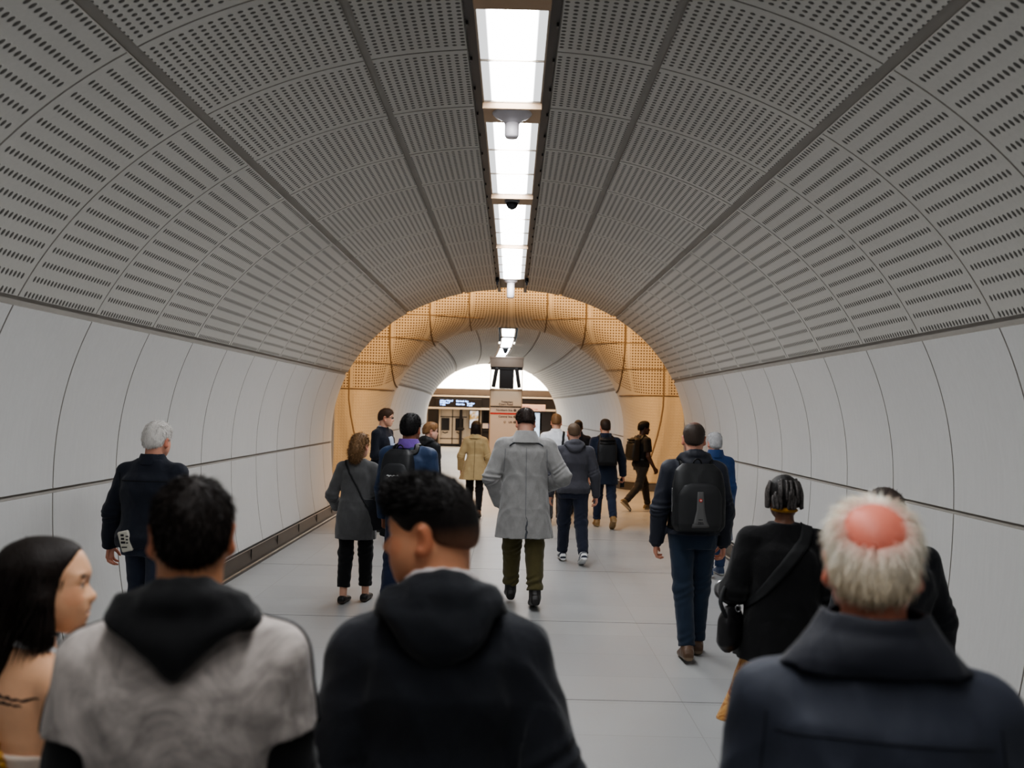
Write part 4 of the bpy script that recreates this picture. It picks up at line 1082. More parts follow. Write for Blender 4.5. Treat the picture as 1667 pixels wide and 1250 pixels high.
def fabrics():
    M = MATS
    M['fab'] = cloth('plain_fabric'); M['knit'] = cloth('knit', weave=420, bump=.25, wr=.2); M['shell'] = cloth('shell_fabric', rough=.6, weave=900, bump=.05, wr=.35, wrscale=11, sheen=.05, spec=.35)
    M['wool'] = cloth('wool', weave=330, bump=.2, var=.5, wr=.12, sheen=.4); M['denim'] = cloth('denim', weave=600, var=.5, wr=.25, wrscale=9)
    M['leather'] = cloth('leather', rough=.45, weave=300, bump=.06, var=.15, sheen=0, spec=.5); M['pack'] = cloth('pack_nylon', rough=.5, weave=800, bump=.05, var=.2, wr=.15, sheen=0, spec=.4)
    def tie(n, col, co):
        f = n.noise(n.coord('Object', (1, 1, 1)), 7, 5, .62, dist=1.4); g = n.noise(n.coord('Object', (1, 1, 1.3)), 2.6, 3, .5)
        k = n.ramp(n.M('ADD', n.M('MULTIPLY', f, .6), n.M('MULTIPLY', g, .4)), [(.36, .34), (.46, .68), (.54, .95), (.64, 1.18)])
        return n.mix(1.0, col, k, 'MULTIPLY')
    M['tiedye'] = cloth('tie_dye', mottling=tie, wr=.12)
    def flo(n, col, co):
        v = n.n('ShaderNodeTexVoronoi'); n.put(v.inputs['Vector'], n.coord('Object', (14, 14, 10)))
        f = n.noise(n.coord(), 9, 4, .6, dist=2.5)
        k = n.ramp(f, [(.30, lin(92, 46, 30)), (.42, lin(176, 120, 66)), (.52, lin(206, 164, 104)), (.60, lin(150, 60, 36)), (.70, lin(140, 128, 50))])
        return n.mix(.9, col, k)
    M['floral'] = cloth('floral', mottling=flo, wr=.1)
    M['pale'] = plain('pale_print', (200, 196, 184), .8); M['ink'] = plain('ink', (34, 32, 36), .8); M['gold'] = plain('gold', (196, 150, 66), .3, .9); M['silver'] = plain('silver', (190, 190, 192), .25, .9)
    M['whitemark'] = plain('white_mark', (225, 225, 225), .6); M['redmark'] = plain('red_mark', (190, 60, 44), .5); M['greymark'] = plain('grey_insert', (92, 92, 92), .7)
    M['navyseam'] = plain('navy_seam', (38, 41, 50), .9); M['strap'] = plain('strap_webbing', (30, 31, 33), .8); M['phone'] = plain('phone_black', (18, 18, 20), .2); M['teal'] = plain('lanyard_teal', (86, 150, 150), .7); M['yellow'] = plain('headscarf_yellow', (190, 140, 40), .8); M['glassrim'] = plain('spectacle_rim', (30, 26, 24), .4)

def coatwave(amp=.03, n=7, t0=-.02): return lambda a, t: amp*np.clip((t0-t)/.25, 0, 1)*np.sin(a*n+1.0)
BL = (30, 31, 34)

def people():
    fabrics(); M = MATS; L = lin
    # -- bald elderly man, nearest right
    p = Person(1.714, spot(1424, 900, 1.70), -12, (-6, 2, 0), sw=.103, girth=1.1, drop=.016, h=.0048, skin=(214, 142, 116), scalp=(228, 132, 112),
               arms=({'u': (.15, -.04, -1), 'f': (.03, .2, -1)}, {'u': (.18, -.04, -1), 'f': (.03, .2, -1)}), legs=((10, 4, 0), (-12, 15, 20)),
               label='elderly man with pink bald crown and white hair in navy jacket, nearest on the right')
    F = p.topfield(.032, -.03, sl=(.046, .040, .032), fold=.007, col=L(54, 58, 70), wrinkle=.006, shoulder=.004); p.put('jacket', F, .0055, M['shell'])
    k = p.H; G = Fld(.005, 3, L(42, 44, 53)); o = p.N-p.Y*.002*k
    G.loft(o, p.X, p.Y, p.U, [(-.022*k, .100*k, .047*k, 0, -.012*k), (-.008*k, .087*k, .053*k, 0, -.010*k), (.010*k, .072*k, .056*k, 0, -.005*k), (.024*k, .061*k, .056*k, 0, 0), (.036*k, .054*k, .052*k, 0, 0)], 2.0, .01)
    I = Fld(); I.loft(o, p.X, p.Y, p.U, [(-.03*k, .066*k, .044*k), (.05*k, .046*k, .044*k)], 2.0, .01); G.add(lambda P: I(P), *I.bounds(), .008, 's')
    p.put('collar', G, .005, M['shell'])
    seam(p, 'seam', F, [p.tb(x, -.15, .236-.006*abs(x/.12)**2) for x in np.linspace(-.104, .104, 13)], .003, MATS['navyseam'])
    for sd in (-1, 1): seam(p, 'seam', F, [p.tb(sd*(.112+.010*q), -.12, .250-.12*q) for q in np.linspace(0, 1, 8)], .003, MATS['navyseam'])
    H = p.hairfield((236, 228, 214), 1.0, nape=.24, front=.46); H.ell(p.T(0, -.44, .90), V3(.205, .24, .185)*p.hh, p.Rh, .05, 's')
    pink = np.array(L(228, 132, 112))
    def white(P, C):
        q = p.hc(P); C = C*np.clip(1.0+.4*(q[:, 2:3]-.3), .9, 1.25)*(V3(1.0, .93, .80)+(V3(0, .07, .2)*np.clip((q[:, 2:3]-.35)/.3, 0, 1)))
        f = np.clip(1.75-np.linalg.norm((q-V3(0, -.44, .90))/V3(.205, .24, .185), axis=1), 0, 1)[:, None]*.8
        return C*(1-f)+pink*f
    p.hair(H, .0045, 9000, .030, 'crown', .34, .0009, .28, .12, colfn=white)
    p.trousers(M['fab'], (40, 42, 48), .009); p.shoes(M['leather'], (40, 32, 28), h=.008)

    # -- man in tie dye hoodie
    p = Person(1.72, spot(311, 850, 1.80), 9, (9, -3, 0), sw=.093, drop=.008, hh=.126, h=.0048, skin=(206, 148, 112), neck=1.08,
               arms=({'u': (.17, 0, -1), 'f': (.04, .25, -1)}, {'u': (.17, 0, -1), 'f': (.04, .25, -1)}), legs=((-10, 12, 18), (12, 4, 0)),
               label='young man with dark hair in grey tie-dye top with black hood, seen from behind')
    U2 = p.topfield(.012, -.06, sl=(.038, .036, .028), fold=.005, col=L(24, 24, 26)); p.put('undershirt', U2, .007, M['knit'])
    F = p.topfield(.030, -.06, sl=(.042, .045, .045), sle=.29, fold=.006, col=L(204, 194, 188), shoulder=.004, wrinkle=0); p.put('top', F, .0055, M['tiedye'])
    for sd, a in ((-1, p.A[0]), (1, p.A[1])):
        J, E = a[0], a[1]; k = p.H
        ribbon('shoulder_stripe', F, [p.tb(sd*.050, .0, .305), p.tb(sd*.085, .0, .29), J+p.X*sd*.03*k+p.U*.03*k+p.Y*.004*k, J*.7+E*.3+p.X*sd*.06*k+p.Y*.002*k, J*.3+E*.7+p.X*sd*.06*k], [.016, .022, .030, .036], M['strap'], p.o, .003, 0, 40, 3)
    G = p.hood((25, 25, 27), .066, .073, .030, .056, .019, .16, .006, 5, .062, .054, .014, -.05, .020, True); p.put('hood', G, .005, M['fab'])
    k = p.H; R = Fld(0, 0, L(86, 150, 150)); p.ring(R, .0045, .036, .0365, .030, .0, -.02, .004, skip=5); p.put('lanyard', R, .004, M['fab'], label='teal lanyard band at the nape')
    H = p.hairfield((38, 31, 28), .45, .0, .26, fold=.004); p.hair(H, .0045, 9000, .022, 'crown', .28, .0011, .24, .45)
    p.trousers(M['denim'], (44, 46, 54), .009); p.shoes(M['leather'], (200, 198, 194), h=.008)

    # -- man in black hoodie looking left
    p = Person(1.70, spot(722, 850, 2.13), 4, (74, 5, 0), sw=.101, drop=.027, girth=1.08, h=.0046, skin=(208, 150, 116), face=True, neck=1.1,
               arms=({'u': (.20, -.08, -1), 'f': (.02, .2, -1)}, {'u': (.30, -.24, -.92), 'f': (-.25, .95, .10), 'curl': 50}), legs=((12, 4, 0), (-12, 16, 20)),
               label='young man in black hooded sweatshirt turning his head to the left')
    F = p.topfield(.030, -.05, sl=(.048, .043, .032), fold=.007, col=L(38, 40, 46), shoulder=.008, wrinkle=.006, cuff=L(26, 27, 31)); p.put('hoodie', F, .0055, M['knit'])
    G = p.hood((36, 38, 43), .078, .074, .032, .058, .022, .55, .009, 7, .066, .058, .006, -.055, .014); p.put('hood', G, .005, M['knit'])
    R = Fld(0, 0, L(205, 198, 196)); p.ring(R, .010, .041, .040, .020, .010, -.02, .006); p.put('tshirt_neckband', R, .0045, M['fab'], label='white T-shirt neckband')
    sk = p.skin; hk = np.array(L(32, 28, 27))
    H = p.hairfield((24, 22, 23), .55, .03, .31, .50); H.ell(p.T(0, .20, .92), V3(.24, .17, .06)*p.hh, p.Rh, .05)
    def fade(P, C):
        q = p.hc(P); f = (np.clip((q[:, 2]-.24)/.34, 0, 1)**.8)[:, None]; return sk*.66*(1-f)+hk*f
    p.hair(H, .0045, 8000, .022, (.08, .75, .0), .42, .0011, .22, .4, colfn=fade, where=lambda q: q[:, 2] > .70)
    p.trousers(M['denim'], (36, 40, 52), .009); p.shoes(M['leather'], (60, 60, 64), h=.008)

    # -- woman with bare back
    p = Person(1.55, spot(34, 950, 2.08), -30, (-46, 2, -3), lean=5, fem=True, slim=1, drop=.006, h=.0040, skin=(228, 178, 142), face=True, hh=.132, brow=(52, 38, 32),
               arms=({'u': (.10, .1, -1), 'f': (-.1, .5, -1)}, {'u': (.10, .02, -1), 'f': (.0, .25, -1)}), legs=((-8, 10, 14), (12, 4, 0)),
               label='young woman with long black hair and bare back looking right, at the left edge')
    k = p.H; F = Fld(.002, 2, L(220, 204, 190)); F.loft(p.pel, p.X, p.Y, p.U, [q for q in p.tkeys(.008, -.05) if q[0] < .165*k]+[[.170*k, .090*k, .066*k, 0, .003*k]], 2.3, .02)
    F.loft(p.pel, p.X, p.Y, p.U, [(.12*k, .076*k, .03*k, 0, .036*k), (.2*k, .088*k, .034*k, 0, .044*k), (.245*k, .06*k, .03*k, 0, .036*k)], 2.3, .02)
    p.put('halter_top', F, .0055, M['fab'])
    ribbon('halter_strap', p.F, [p.tb(-.05, .05, .25), p.tb(-.045, .0, .30), p.tb(-.02, -.04, .318), p.tb(.02, -.045, .318), p.tb(.045, .0, .30), p.tb(.05, .05, .25)], .016, M['whitemark'], p.o, .004, 0, 40, 2)
    for zz, x1 in ((.262, .098), (.251, .080)):
        ribbon('tattoo', p.F, [p.tb(x, -.12, zz+.0012*math.sin(i*2.1)) for i, x in enumerate(np.linspace(.016, x1, 12))], [.004, .007, .003, .008, .004, .007, .002, .007, .005, .003], M['ink'], p.o, .0008, 0, 60, 2)
    H = p.hairfield((36, 29, 26), .7, .0, .12, .43); hh = p.hh
    H.chain([p.T(0, -.30, .62), p.T(0, -.42, .30), p.T(.05, -.46, -.05), p.T(.05, -.46, -.40), p.T(.02, -.44, -.80), p.T(0, -.42, -1.08)], np.array([.33, .31, .28, .25, .20, .10])*hh, .04)
    H.chain([p.T(-.20, -.02, .60), p.T(-.27, -.12, .25), p.T(-.25, -.2, -.1), p.T(-.2, -.3, -.5)], np.array([.17, .17, .16, .12])*hh, .04)
    H.chain([p.T(.20, -.10, .70), p.T(.28, -.05, .35), p.T(.27, -.02, .08), p.T(.22, .06, -.14)], np.array([.15, .14, .12, .04])*hh, .03)
    H.ell(p.T(0, .32, .38), V3(.295, .29, .43)*hh, p.Rh, .03, 's')
    p.hair(H, .0045, 9000, .07, (0, -.2, -1.0), .16, .0010, .12, .5)
    p.trousers(M['fab'], (196, 190, 180), .009); p.shoes(M['leather'], (60, 50, 44), h=.008)
    # gold chain of her shoulder bag
    path = [p.tb(-.02, -.05, .30), p.tb(.0, -.10, .24), p.tb(.035, -.11, .19), p.tb(.065, -.10, .14), p.tb(.095, -.07, .06), p.tb(.125, -.01, -.03)]
    C = spline(path, 46); g = Fld(); g.p = p.F.p+F.p
    for _ in range(5): C = C-grad(g, C)*np.clip(g(C)-.008, -.05, .05)[:, None]
    root = empty('chain_bag', label='gold chain strap of a small bag crossing the bare back woman', cat='bag'); p.attach(root); m = MB()
    for i in range(len(C)-1):
        t = nrm(C[i+1]-C[i]); a = nrm(np.cross(t, V3(.3, 1, .2))); b = np.cross(t, a); c = (C[i]+C[i+1])/2; w = a if i % 2 else b
        m.tube([c+t*.011*math.cos(q)+w*.007*math.sin(q) for q in np.linspace(0, 2*math.pi, 11)[:-1]], .0024, 6, closed=True)
    m.build('chain', M['gold'], root, True); 
    G = Fld(.002, 1, L(36, 32, 32)); G.loft(C[-1]-V3(0, 0, .20)+p.X*.05, nrm(V3(0, 1, 0)), nrm(V3(1, 0, 0)), V3(0, 0, 1), [(0, .09, .035), (.1, .10, .04), (.19, .08, .02)], 3, .01); sdf_obj('pouch', G, .006, M['leather'], root)

    # -- short man behind the bald man
    p = Person(1.56, spot(1447, 850, 4.1), 4, (6, 4, 0), sw=.104, girth=1.15, h=.006, skin=(120, 84, 66), scalp=(110, 78, 64), legs=((10, 4, 0), (-12, 15, 20)),
               arms=({'u': (.16, 0, -1)}, {'u': (.30, 0, -1), 'f': (.12, .2, -1)}), label='person with cropped greying hair in black coat, half hidden behind the bald elderly man')
    F = p.topfield(.03, skirt=[(.06, .105, .08), (-.06, .115, .088), (-.16, .13, .10)], hem=-.16, sl=(.044, .042, .036), fold=.006, col=L(24, 25, 31)); p.put('coat', F, .008, M['fab']); p.put('collar', p.collar((26, 27, 33)), .006, M['fab'])
    p.hair(p.hairfield((66, 56, 52), .7, nape=.3), .006, 2500, .010, (0, -.2, -.4), .6, .0012, .3); p.trousers(M['fab'], (30, 30, 34), .01); p.shoes(M['leather'], (30, 28, 28), h=.009)

    # -- woman in black cardigan with bag
    p = Person(1.575, spot(1277, 850, 4.6), -8, (-4, 2, 0), fem=True, sw=.104, girth=1.28, h=.0058, skin=(112, 78, 60), legs=((8, 4, 0), (-8, 10, 10)), hh=.14,
               arms=({'u': (.30, -.12, -.92), 'f': (.10, .95, -.15), 'curl': 40}, {'u': (.28, -.10, -.92), 'f': (-.05, .95, -.1), 'curl': 40}), label='woman with short dark twisted locks in black cardigan over a floral skirt')
    F = p.topfield(.020, skirt=[(.12, .112, .088), (-.02, .132, .104), (-.10, .150, .12)], hem=-.10, sl=(.044, .040, .030), fold=.006, col=L(22, 22, 24), wob=coatwave(.05, 9), wrinkle=.005); p.put('cardigan', F, .0065, M['knit'])
    k = p.H; S = Fld(.003, 4, L(190, 150, 96)); S.loft(p.pel, p.X, p.Y, p.U, [(-.30*k, .178*k, .13*k, -.012*k), (-.2*k, .145*k, .115*k, -.005*k), (-.08*k, .120*k, .10*k), (.02*k, .10*k, .08*k)], 2.1, .02, wob=coatwave(.09, 8, .0)); p.put('skirt', S, .007, M['floral'])
    p.shoes(M['leather'], (30, 28, 28), h=.008)
    H = p.hairfield((30, 28, 28), .7, .0, .34); hh = p.hh; o = p.hair(H, .0055)
    for v in range(64):
        a = RNG.uniform(-2.6, 2.6)-math.pi/2; z0 = RNG.uniform(.5, .95); r0 = math.sqrt(max(.03, 1-((z0-.66)/.4)**2)); x, y = math.cos(a)*.37*r0, -.055+math.sin(a)*.48*r0
        if y > .24 and z0 < .8: continue
        a2 = math.atan2(y+.055, x); q = [p.T(x*.95, y*.95, z0), p.T(x*1.05, y*1.05, z0-.07), p.T(math.cos(a2)*.39, -.055+math.sin(a2)*.50, max(.32, z0-.25)), p.T(math.cos(a2)*.40, -.06+math.sin(a2)*.51, max(.26, z0-.42-RNG.uniform(0, .12)))]
        m = MB() if v == 0 else m; m.tube([tuple(t) for t in spline(q, 9)], np.interp(np.linspace(0, 1, 9), [0, .8, 1], [.042*hh, .036*hh, .018*hh]), 7)
    n = NT('locks'); f = n.noise(n.coord(), 120, 3); m.build('twisted_locks', n.bsdf(n.ramp(f, [(.3, L(24, 22, 22)), (.7, L(84, 78, 76))]), .5), p.o, True)
    R = Fld(.001, 0, L(178, 128, 34)); R.ell(p.T(0, -.17, .235), V3(.30, .30, .085)*hh, p.Rh, .02); R.ell(p.T(0, -.10, .23), V3(.26, .24, .3)*hh, p.Rh, .01, 's'); p.put('headscarf', R, .0055, M['fab'], label='yellow headscarf band at the nape')
    E, W = p.A[0][1], p.A[0][2]; m = MB(); f = nrm(W-E); c = W-f*.01; a = nrm(np.cross(f, V3(0, 0, 1))); b = np.cross(f, a); m.tube([c+(a*math.cos(q)+b*math.sin(q))*.032*k/1.0*1.0 for q in np.linspace(0, 6.283, 19)[:-1]], .005, 6, closed=True); m.build('bracelet', M['silver'], p.o, True)
    r = empty('shoulder_bag', label='slouchy black shoulder bag hanging at left hip of the woman in black cardigan', cat='bag'); p.attach(r)
    g = Fld(); g.p = F.p; b0 = p.tb(-.165, -.04, -.075); G = Fld(.006, 3, L(26, 25, 27)); G.loft(b0, nrm(V3(.35, 1, 0)), nrm(V3(1, -.35, 0)), V3(0, 0, 1), [(0, .09, .03), (.05, .125, .055), (.14, .125, .05), (.21, .09, .022)], 2.6, .01); sdf_obj('pouch', G, .006, M['leather'], r)
    ribbon('strap', F, drape(p, F, [(-.118+.172*q, .055+.215*q) for q in np.linspace(0, 1, 10)])+[p.tb(.062, -.01, .30), p.tb(.066, .05, .27), p.tb(.04, .11, .2)], [.030, .045, .058, .062, .058, .05], M['strap'], r, .006, .002, 70, 4)
    m = MB(); m.tube([tuple(q) for q in spline([b0+V3(-.03, -.10, .17), b0+V3(-.06, -.10, .25), b0+V3(-.02, .02, .30), b0+V3(.02, .08, .2)], 16)], .010, 8); m.build('handle', M['strap'], r, True)
    m = MB(); q = b0+V3(.03, -.035, .205); m.tube([q+V3(.012*math.cos(a), 0, .016*math.sin(a)) for a in np.linspace(0, 6.283, 13)[:-1]], .0035, 6, closed=True); m.build('buckle', M['silver'], r, True)
    Wr = p.A[1][2]; m = MB(); m.box((-.04, 0, -.05), (.04, .004, .05), 0, 0, Matrix.Translation(Vector(Wr+nrm(p.A[1][3])*.1+V3(0, 0, .03)))@Matrix.Rotation(rad(-60), 4, 'X')); o = m.build('ticket', M['pale']); p.attach(o); tag(o, 'small pale paper held by the woman in the black cardigan', 'paper')

    # -- white haired man by the left wall
    p = Person(1.716, spot(247, 800, 6.5), -6, (-6, 3, 3), sw=.106, girth=1.15, h=.0055, skin=(206, 150, 128), scalp=(214, 160, 140), legs=((10, 4, 0), (-10, 12, 16)),
               arms=({'u': (.36, .0, -1), 'f': (.16, .22, -1), 'curl': 35}, {'u': (.14, .0, -1)}), label='white-haired man in dark navy jacket walking along the left wall')
    F = p.topfield(.034, -.035, sl=(.044, .040, .034), fold=.007, col=L(31, 35, 46), wrinkle=.005); p.put('jacket', F, .0065, M['fab']); p.put('collar', p.collar((33, 37, 49), -.02, .028, .066, .048), .006, M['fab'])
    seam(p, 'seam', F, [p.tb(x, -.15, .232) for x in np.linspace(-.10, .10, 7)], .006); seam(p, 'seam', F, [p.tb(-.118+.008*math.sin(q*3), -.12, .262-.14*q) for q in np.linspace(0, 1, 8)], .006)
    H = p.hairfield((222, 218, 214), 1.5, .02, .26, .44); p.hair(H, .0055, 6000, .024, 'crown', .32, .0013, .3, .1)
    p.trousers(M['denim'], (44, 50, 66), .008); p.shoes(M['leather'], (52, 46, 44), h=.008)
    r = empty('newspaper', label='folded pale newspaper with dark print in back pocket of the white-haired man', cat='newspaper'); p.attach(r)
    c = p.tb(-.046, -.104, -.014); Mx = Matrix.Translation(Vector(c))@Matrix.Rotation(rad(-14), 4, 'Y')@Matrix.Rotation(rad(6), 4, 'X')
    m = MB(); m.box((-.040, -.016, -.06), (.040, .010, .085), 0, .008, Mx); m.build('paper', M['pale'], r)
    m = MB()
    for i, (x0, x1, z, t) in enumerate(((-.028, -.006, .05, .014), (-.026, -.004, .025, .014), (-.028, .002, .0, .014), (.008, .026, .045, .008), (.008, .024, .022, .008), (.008, .022, .0, .008), (-.024, .014, -.03, .008))): m.box((x0, -.0185, z), (x1, -.0155, z+t), 0, 0, Mx@Matrix.Rotation(rad(12), 4, 'Y'))
    m.build('headline_print', M['ink'], r)

    # -- balding man with big backpack
    p = Person(1.803, spot(1128, 850, 7.2), -2, (-6, 3, 0), sw=.103, h=.0052, skin=(206, 152, 130), scalp=(160, 116, 100), legs=((-7, 8, 6, -.035), (9, 4, 0, -.03)),
               arms=({'u': (.24, -.04, -1), 'f': (.06, .22, -1), 'curl': 45}, {'u': (.20, -.04, -1), 'f': (.0, .24, -1), 'curl': 45}), label='balding man in dark jacket and jeans wearing a large black backpack, right of centre')
    F = p.topfield(.026, -.01, sl=(.042, .038, .032), fold=.006, col=L(38, 41, 52), wrinkle=.006, cuff=L(32, 34, 44)); p.put('jacket', F, .0065, M['shell']); p.put('hood', p.hood((36, 38, 47), .060, .062, .026, .050, .018, .5, .006), .006, M['shell'])
    hk = np.array(L(64, 54, 48)); H = p.hairfield((64, 54, 48), .8, nape=.28, front=.5)
    p.hair(H, .0055, 2200, .009, (0, -.2, -.5), .5, .0011, .25, colfn=lambda P, C: hk+(np.array(L(150, 108, 92))-hk)*np.clip(1-np.linalg.norm((p.hc(P)-V3(0, -.08, 1.0))/V3(.24, .30, .2), axis=1), 0, 1)[:, None]**.7)
    p.trousers(M['denim'], (37, 49, 66), .007, (.056, .042, .034), .95, .004); p.shoes(M['leather'], (92, 70, 54), (120, 104, 86), .006)
    r = backpack(p, 'large black backpack with grey centre panel worn by balding man in jeans', .275, .012, .108, .056, .078, M['pack'], (27, 28, 30), True, .006, F)
    k = p.H; ribbon('grey_panel', p.pocketF, [p.tb(0, -.22, .185-q*.165) for q in np.linspace(0, 1, 11)], [.045, .06, .13], M['greymark'], r, .003, 0, 30, 4)
    f0 = p.tb(0, -.22, .145); 
    for _ in range(8): f0 = f0-grad(p.pocketF, f0[None])[0]*np.clip(p.pocketF(f0[None])[0]-.007, -.05, .05)
    m = MB(); m.lathe([(.001, -.003), (.013, -.003), (.013, .0), (.001, .002)], (0, 0, 0), 16); o = m.build('round_emblem', M['redmark'], r); o.location = f0; o.rotation_euler = (rad(90), 0, 0)
    m = MB(); m.box((-.002, -.0035, -.007), (.002, -.001, .007)); m.box((-.007, -.0035, -.002), (.007, -.001, .002)); o = m.build('emblem_cross', M['whitemark'], r); o.location = f0+V3(0, -.001, 0)
    for i, wd in enumerate((.030, .036, .042)):
        ribbon('small_lettering', p.pocketF, [p.tb(x/k, -.22, .066-.012*i) for x in np.linspace(-wd/2, wd/2, 8)], [.008, .005, .008, .004, .008], M['ink'], r, .0042, 0, 30, 2)
    for sd in (-1, 1): ribbon('side_zip', p.packF, [p.tb(sd*.115, -.13, .19-q*.10) for q in np.linspace(0, 1, 6)], .010, M['silver'], r, .003, 0, 20, 2)

    # -- woman in blue behind him
    p = Person(1.652, spot(1163, 850, 10.8), 2, (4, 4, 0), fem=True, girth=1.12, h=.007, skin=(214, 168, 150), legs=((-6, 8, 4), (8, 4, 0)), label='woman with silver bobbed hair in bright blue jacket beside the right wall')
    F = p.topfield(.03, -.04, sl=(.044, .040, .034), fold=.006, col=L(32, 62, 108)); p.put('jacket', F, .008, M['shell']); p.put('collar', p.collar((34, 64, 112), -.02, .04, .066, .052), .007, M['shell'])
    k = p.H; S = Fld(.004, 4, L(150, 156, 172)); S.loft(p.pel, p.X, p.Y, p.U, [(-.28*k, .125*k, .10*k), (-.1*k, .11*k, .09*k), (0, .095*k, .075*k)], 2.1, .02, wob=coatwave(.06, 8, 0)); p.put('skirt', S, .008, M['fab'])
    p.trousers(M['denim'], (62, 80, 116), .009, (.05, .04, .034)); p.shoes(M['fab'], (70, 84, 110), (205, 205, 205), .008)
    H = p.hairfield((188, 188, 190), 1.9, .02, .18); p.hair(H, .007, 2500, .02, 'crown', .3, .002, .2, .2)

    # -- grey overcoat man
    p = Person(1.868, spot(853, 850, 8.9), 3, (0, 30, 0), lean=3, sw=.110, girth=1.08, h=.0055, skin=(206, 158, 138), legs=((14, 6, 0), (-6, 10, 12)), neck=1.02,
               arms=({'u': (.36, -.16, -.92), 'f': (-.34, .36, -.9), 'curl': 40}, {'u': (.46, -.22, -.86), 'f': (-.42, .78, -.35), 'curl': 40}), label='tall man in long grey overcoat and olive trousers, head bowed, in the middle')
    F = p.topfield(.030, skirt=[(.20, .116, .084), (.10, .116, .086), (-.02, .124, .096), (-.195, .146, .112)], hem=-.195, sl=(.046, .043, .036), fold=.006, col=L(137, 136, 135), shoulder=.010, wrinkle=.007, wob=coatwave(.035, 6)); p.put('overcoat', F, .0065, M['wool'])
    G = p.collar((140, 139, 138), -.034, .030, .086, .050, .012); p.put('collar', G, .006, M['wool'], label='turned grey coat collar with dark edge')
    k = p.H; dk = plain('coat_seam', (92, 95, 100), .9)
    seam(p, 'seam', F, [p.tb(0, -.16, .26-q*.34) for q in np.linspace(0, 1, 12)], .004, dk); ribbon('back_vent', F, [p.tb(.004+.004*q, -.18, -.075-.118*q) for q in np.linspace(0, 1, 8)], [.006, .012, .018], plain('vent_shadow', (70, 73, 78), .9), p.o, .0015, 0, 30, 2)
    for sd in (-1, 1): seam(p, 'seam', F, [p.tb(sd*(.105+.006*q), -.12, .252-.12*q) for q in np.linspace(0, 1, 8)], .004, dk)
    G = Fld(); G.p = p.collar((0, 0, 0), -.034, .030, .086, .050, .012).p
    seam(p, 'collar_edge', F, [p.N+p.X*.088*k*math.sin(a)-p.Y*.085*k*math.cos(a)-p.U*(.028+.03*(1-math.cos(a)))*k for a in np.linspace(-1.25, 1.25, 15)], .008, plain('collar_edge_dark', (60, 62, 68), .9), thick=.012)
    H = p.hairfield((44, 33, 28), 1.2, .05, .30); p.hair(H, .0055, 6000, .020, 'crown', .55, .0014, .35, .4)
    p.trousers(M['fab'], (84, 78, 50), .007, (.060, .048, .038), .86, .006, cuffbunch=.006); p.shoes(M['leather'], (30, 28, 27), (24, 22, 22), .006, boot=.10)

    # -- charcoal hoodie man
    p = Person(1.725, spot(932, 850, 11.5), 4, (2, 2, 0), sw=.107, girth=1.08, h=.0062, skin=(196, 150, 130), scalp=(150, 116, 100), legs=((14, 6, 0), (-12, 18, 22)),
               arms=({'u': (.26, .06, -1), 'f': (.05, .3, -1)}, {'u': (.28, -.10, -1), 'f': (.10, .16, -1), 'curl': 40}), label='man in charcoal hooded sweatshirt, navy joggers and white-soled trainers')
    F = p.topfield(.024, -.035, sl=(.044, .039, .030), fold=.006, col=L(70, 70, 77), cuff=L(58, 58, 64)); p.put('hoodie', F, .0075, M['knit']); p.put('hood', p.hood((76, 76, 83), .062, .064, .026, .052, .019, .55, .005), .0065, M['knit'])
    H = p.hairfield((96, 78, 62), .7, .0, .34); p.hair(H, .006, 2500, .009, 'crown', .6, .0014, .3)
    p.trousers(M['fab'], (36, 40, 55), .008, (.060, .047, .036), .94, .007); p.shoes(M['fab'], (42, 46, 62), (226, 226, 226), .006, accent=(222, 222, 222))

    # -- white shirt man
    p = Person(1.816, spot(902, 850, 15.2), 0, (-6, 8, 0), sw=.105, h=.0075, skin=(212, 164, 138), legs=((-8, 10, 8), (10, 4, 0)), arms=({'u': (.18, -.06, -1), 'f': (.05, .25, -1)}, {'u': (.18, -.06, -1), 'f': (.05, .25, -1)}), label='ginger-haired man in white shirt with a dark strap over his right shoulder')
    F = p.topfield(.02, -.02, fold=.006, col=L(224, 226, 232)); p.put('shirt', F, .009, M['fab']); p.put('collar', p.collar((228, 230, 234), -.012, .022, .056, .044), .007, M['fab'])
    p.hair(p.hairfield((124, 92, 62), 1.0, .03, .32), .007, 1500, .014, 'crown', .6, .002, .3); p.trousers(M['fab'], (72, 70, 70), .009); p.shoes(M['leather'], (30, 28, 28), h=.008)
    r = empty('satchel', label='dark satchel strap and bag on the man in white shirt', cat='bag'); p.attach(r)
    ribbon('strap', F, [p.tb(.075, .09, .2), p.tb(.072, .0, .31), p.tb(.070, -.06, .29), p.tb(.072, -.14, .2), p.tb(.080, -.12, .10), p.tb(.10, -.05, .02)], .04, M['strap'], r, .006, 0, 50, 3)
    G = Fld(.002, 2, L(38, 36, 36)); G.loft(p.tb(.135, .0, -.13), V3(0, 1, 0), V3(1, 0, 0), V3(0, 0, 1), [(0, .15, .04), (.13, .16, .045), (.25, .15, .03)], 4, .01); sdf_obj('pouch', G, .009, M['leather'], r)

    # -- dark jacket man behind
    p = Person(1.72, spot(938, 850, 16.8), -4, (0, 4, 0), sw=.103, h=.008, skin=(120, 86, 70), legs=((8, 4, 0), (-8, 10, 10)), label='man with short dark hair in black jacket, mostly hidden ahead of the charcoal hoodie')
    F = p.topfield(.026, -.04, col=L(27, 28, 35)); p.put('jacket', F, .009, M['fab']); p.put('collar', p.collar((30, 31, 38)), .008, M['fab']); p.hair(p.hairfield((34, 28, 26), .8), .007); p.trousers(M['fab'], (34, 34, 40), .01); p.shoes(M['leather'], (30, 28, 28), h=.009)

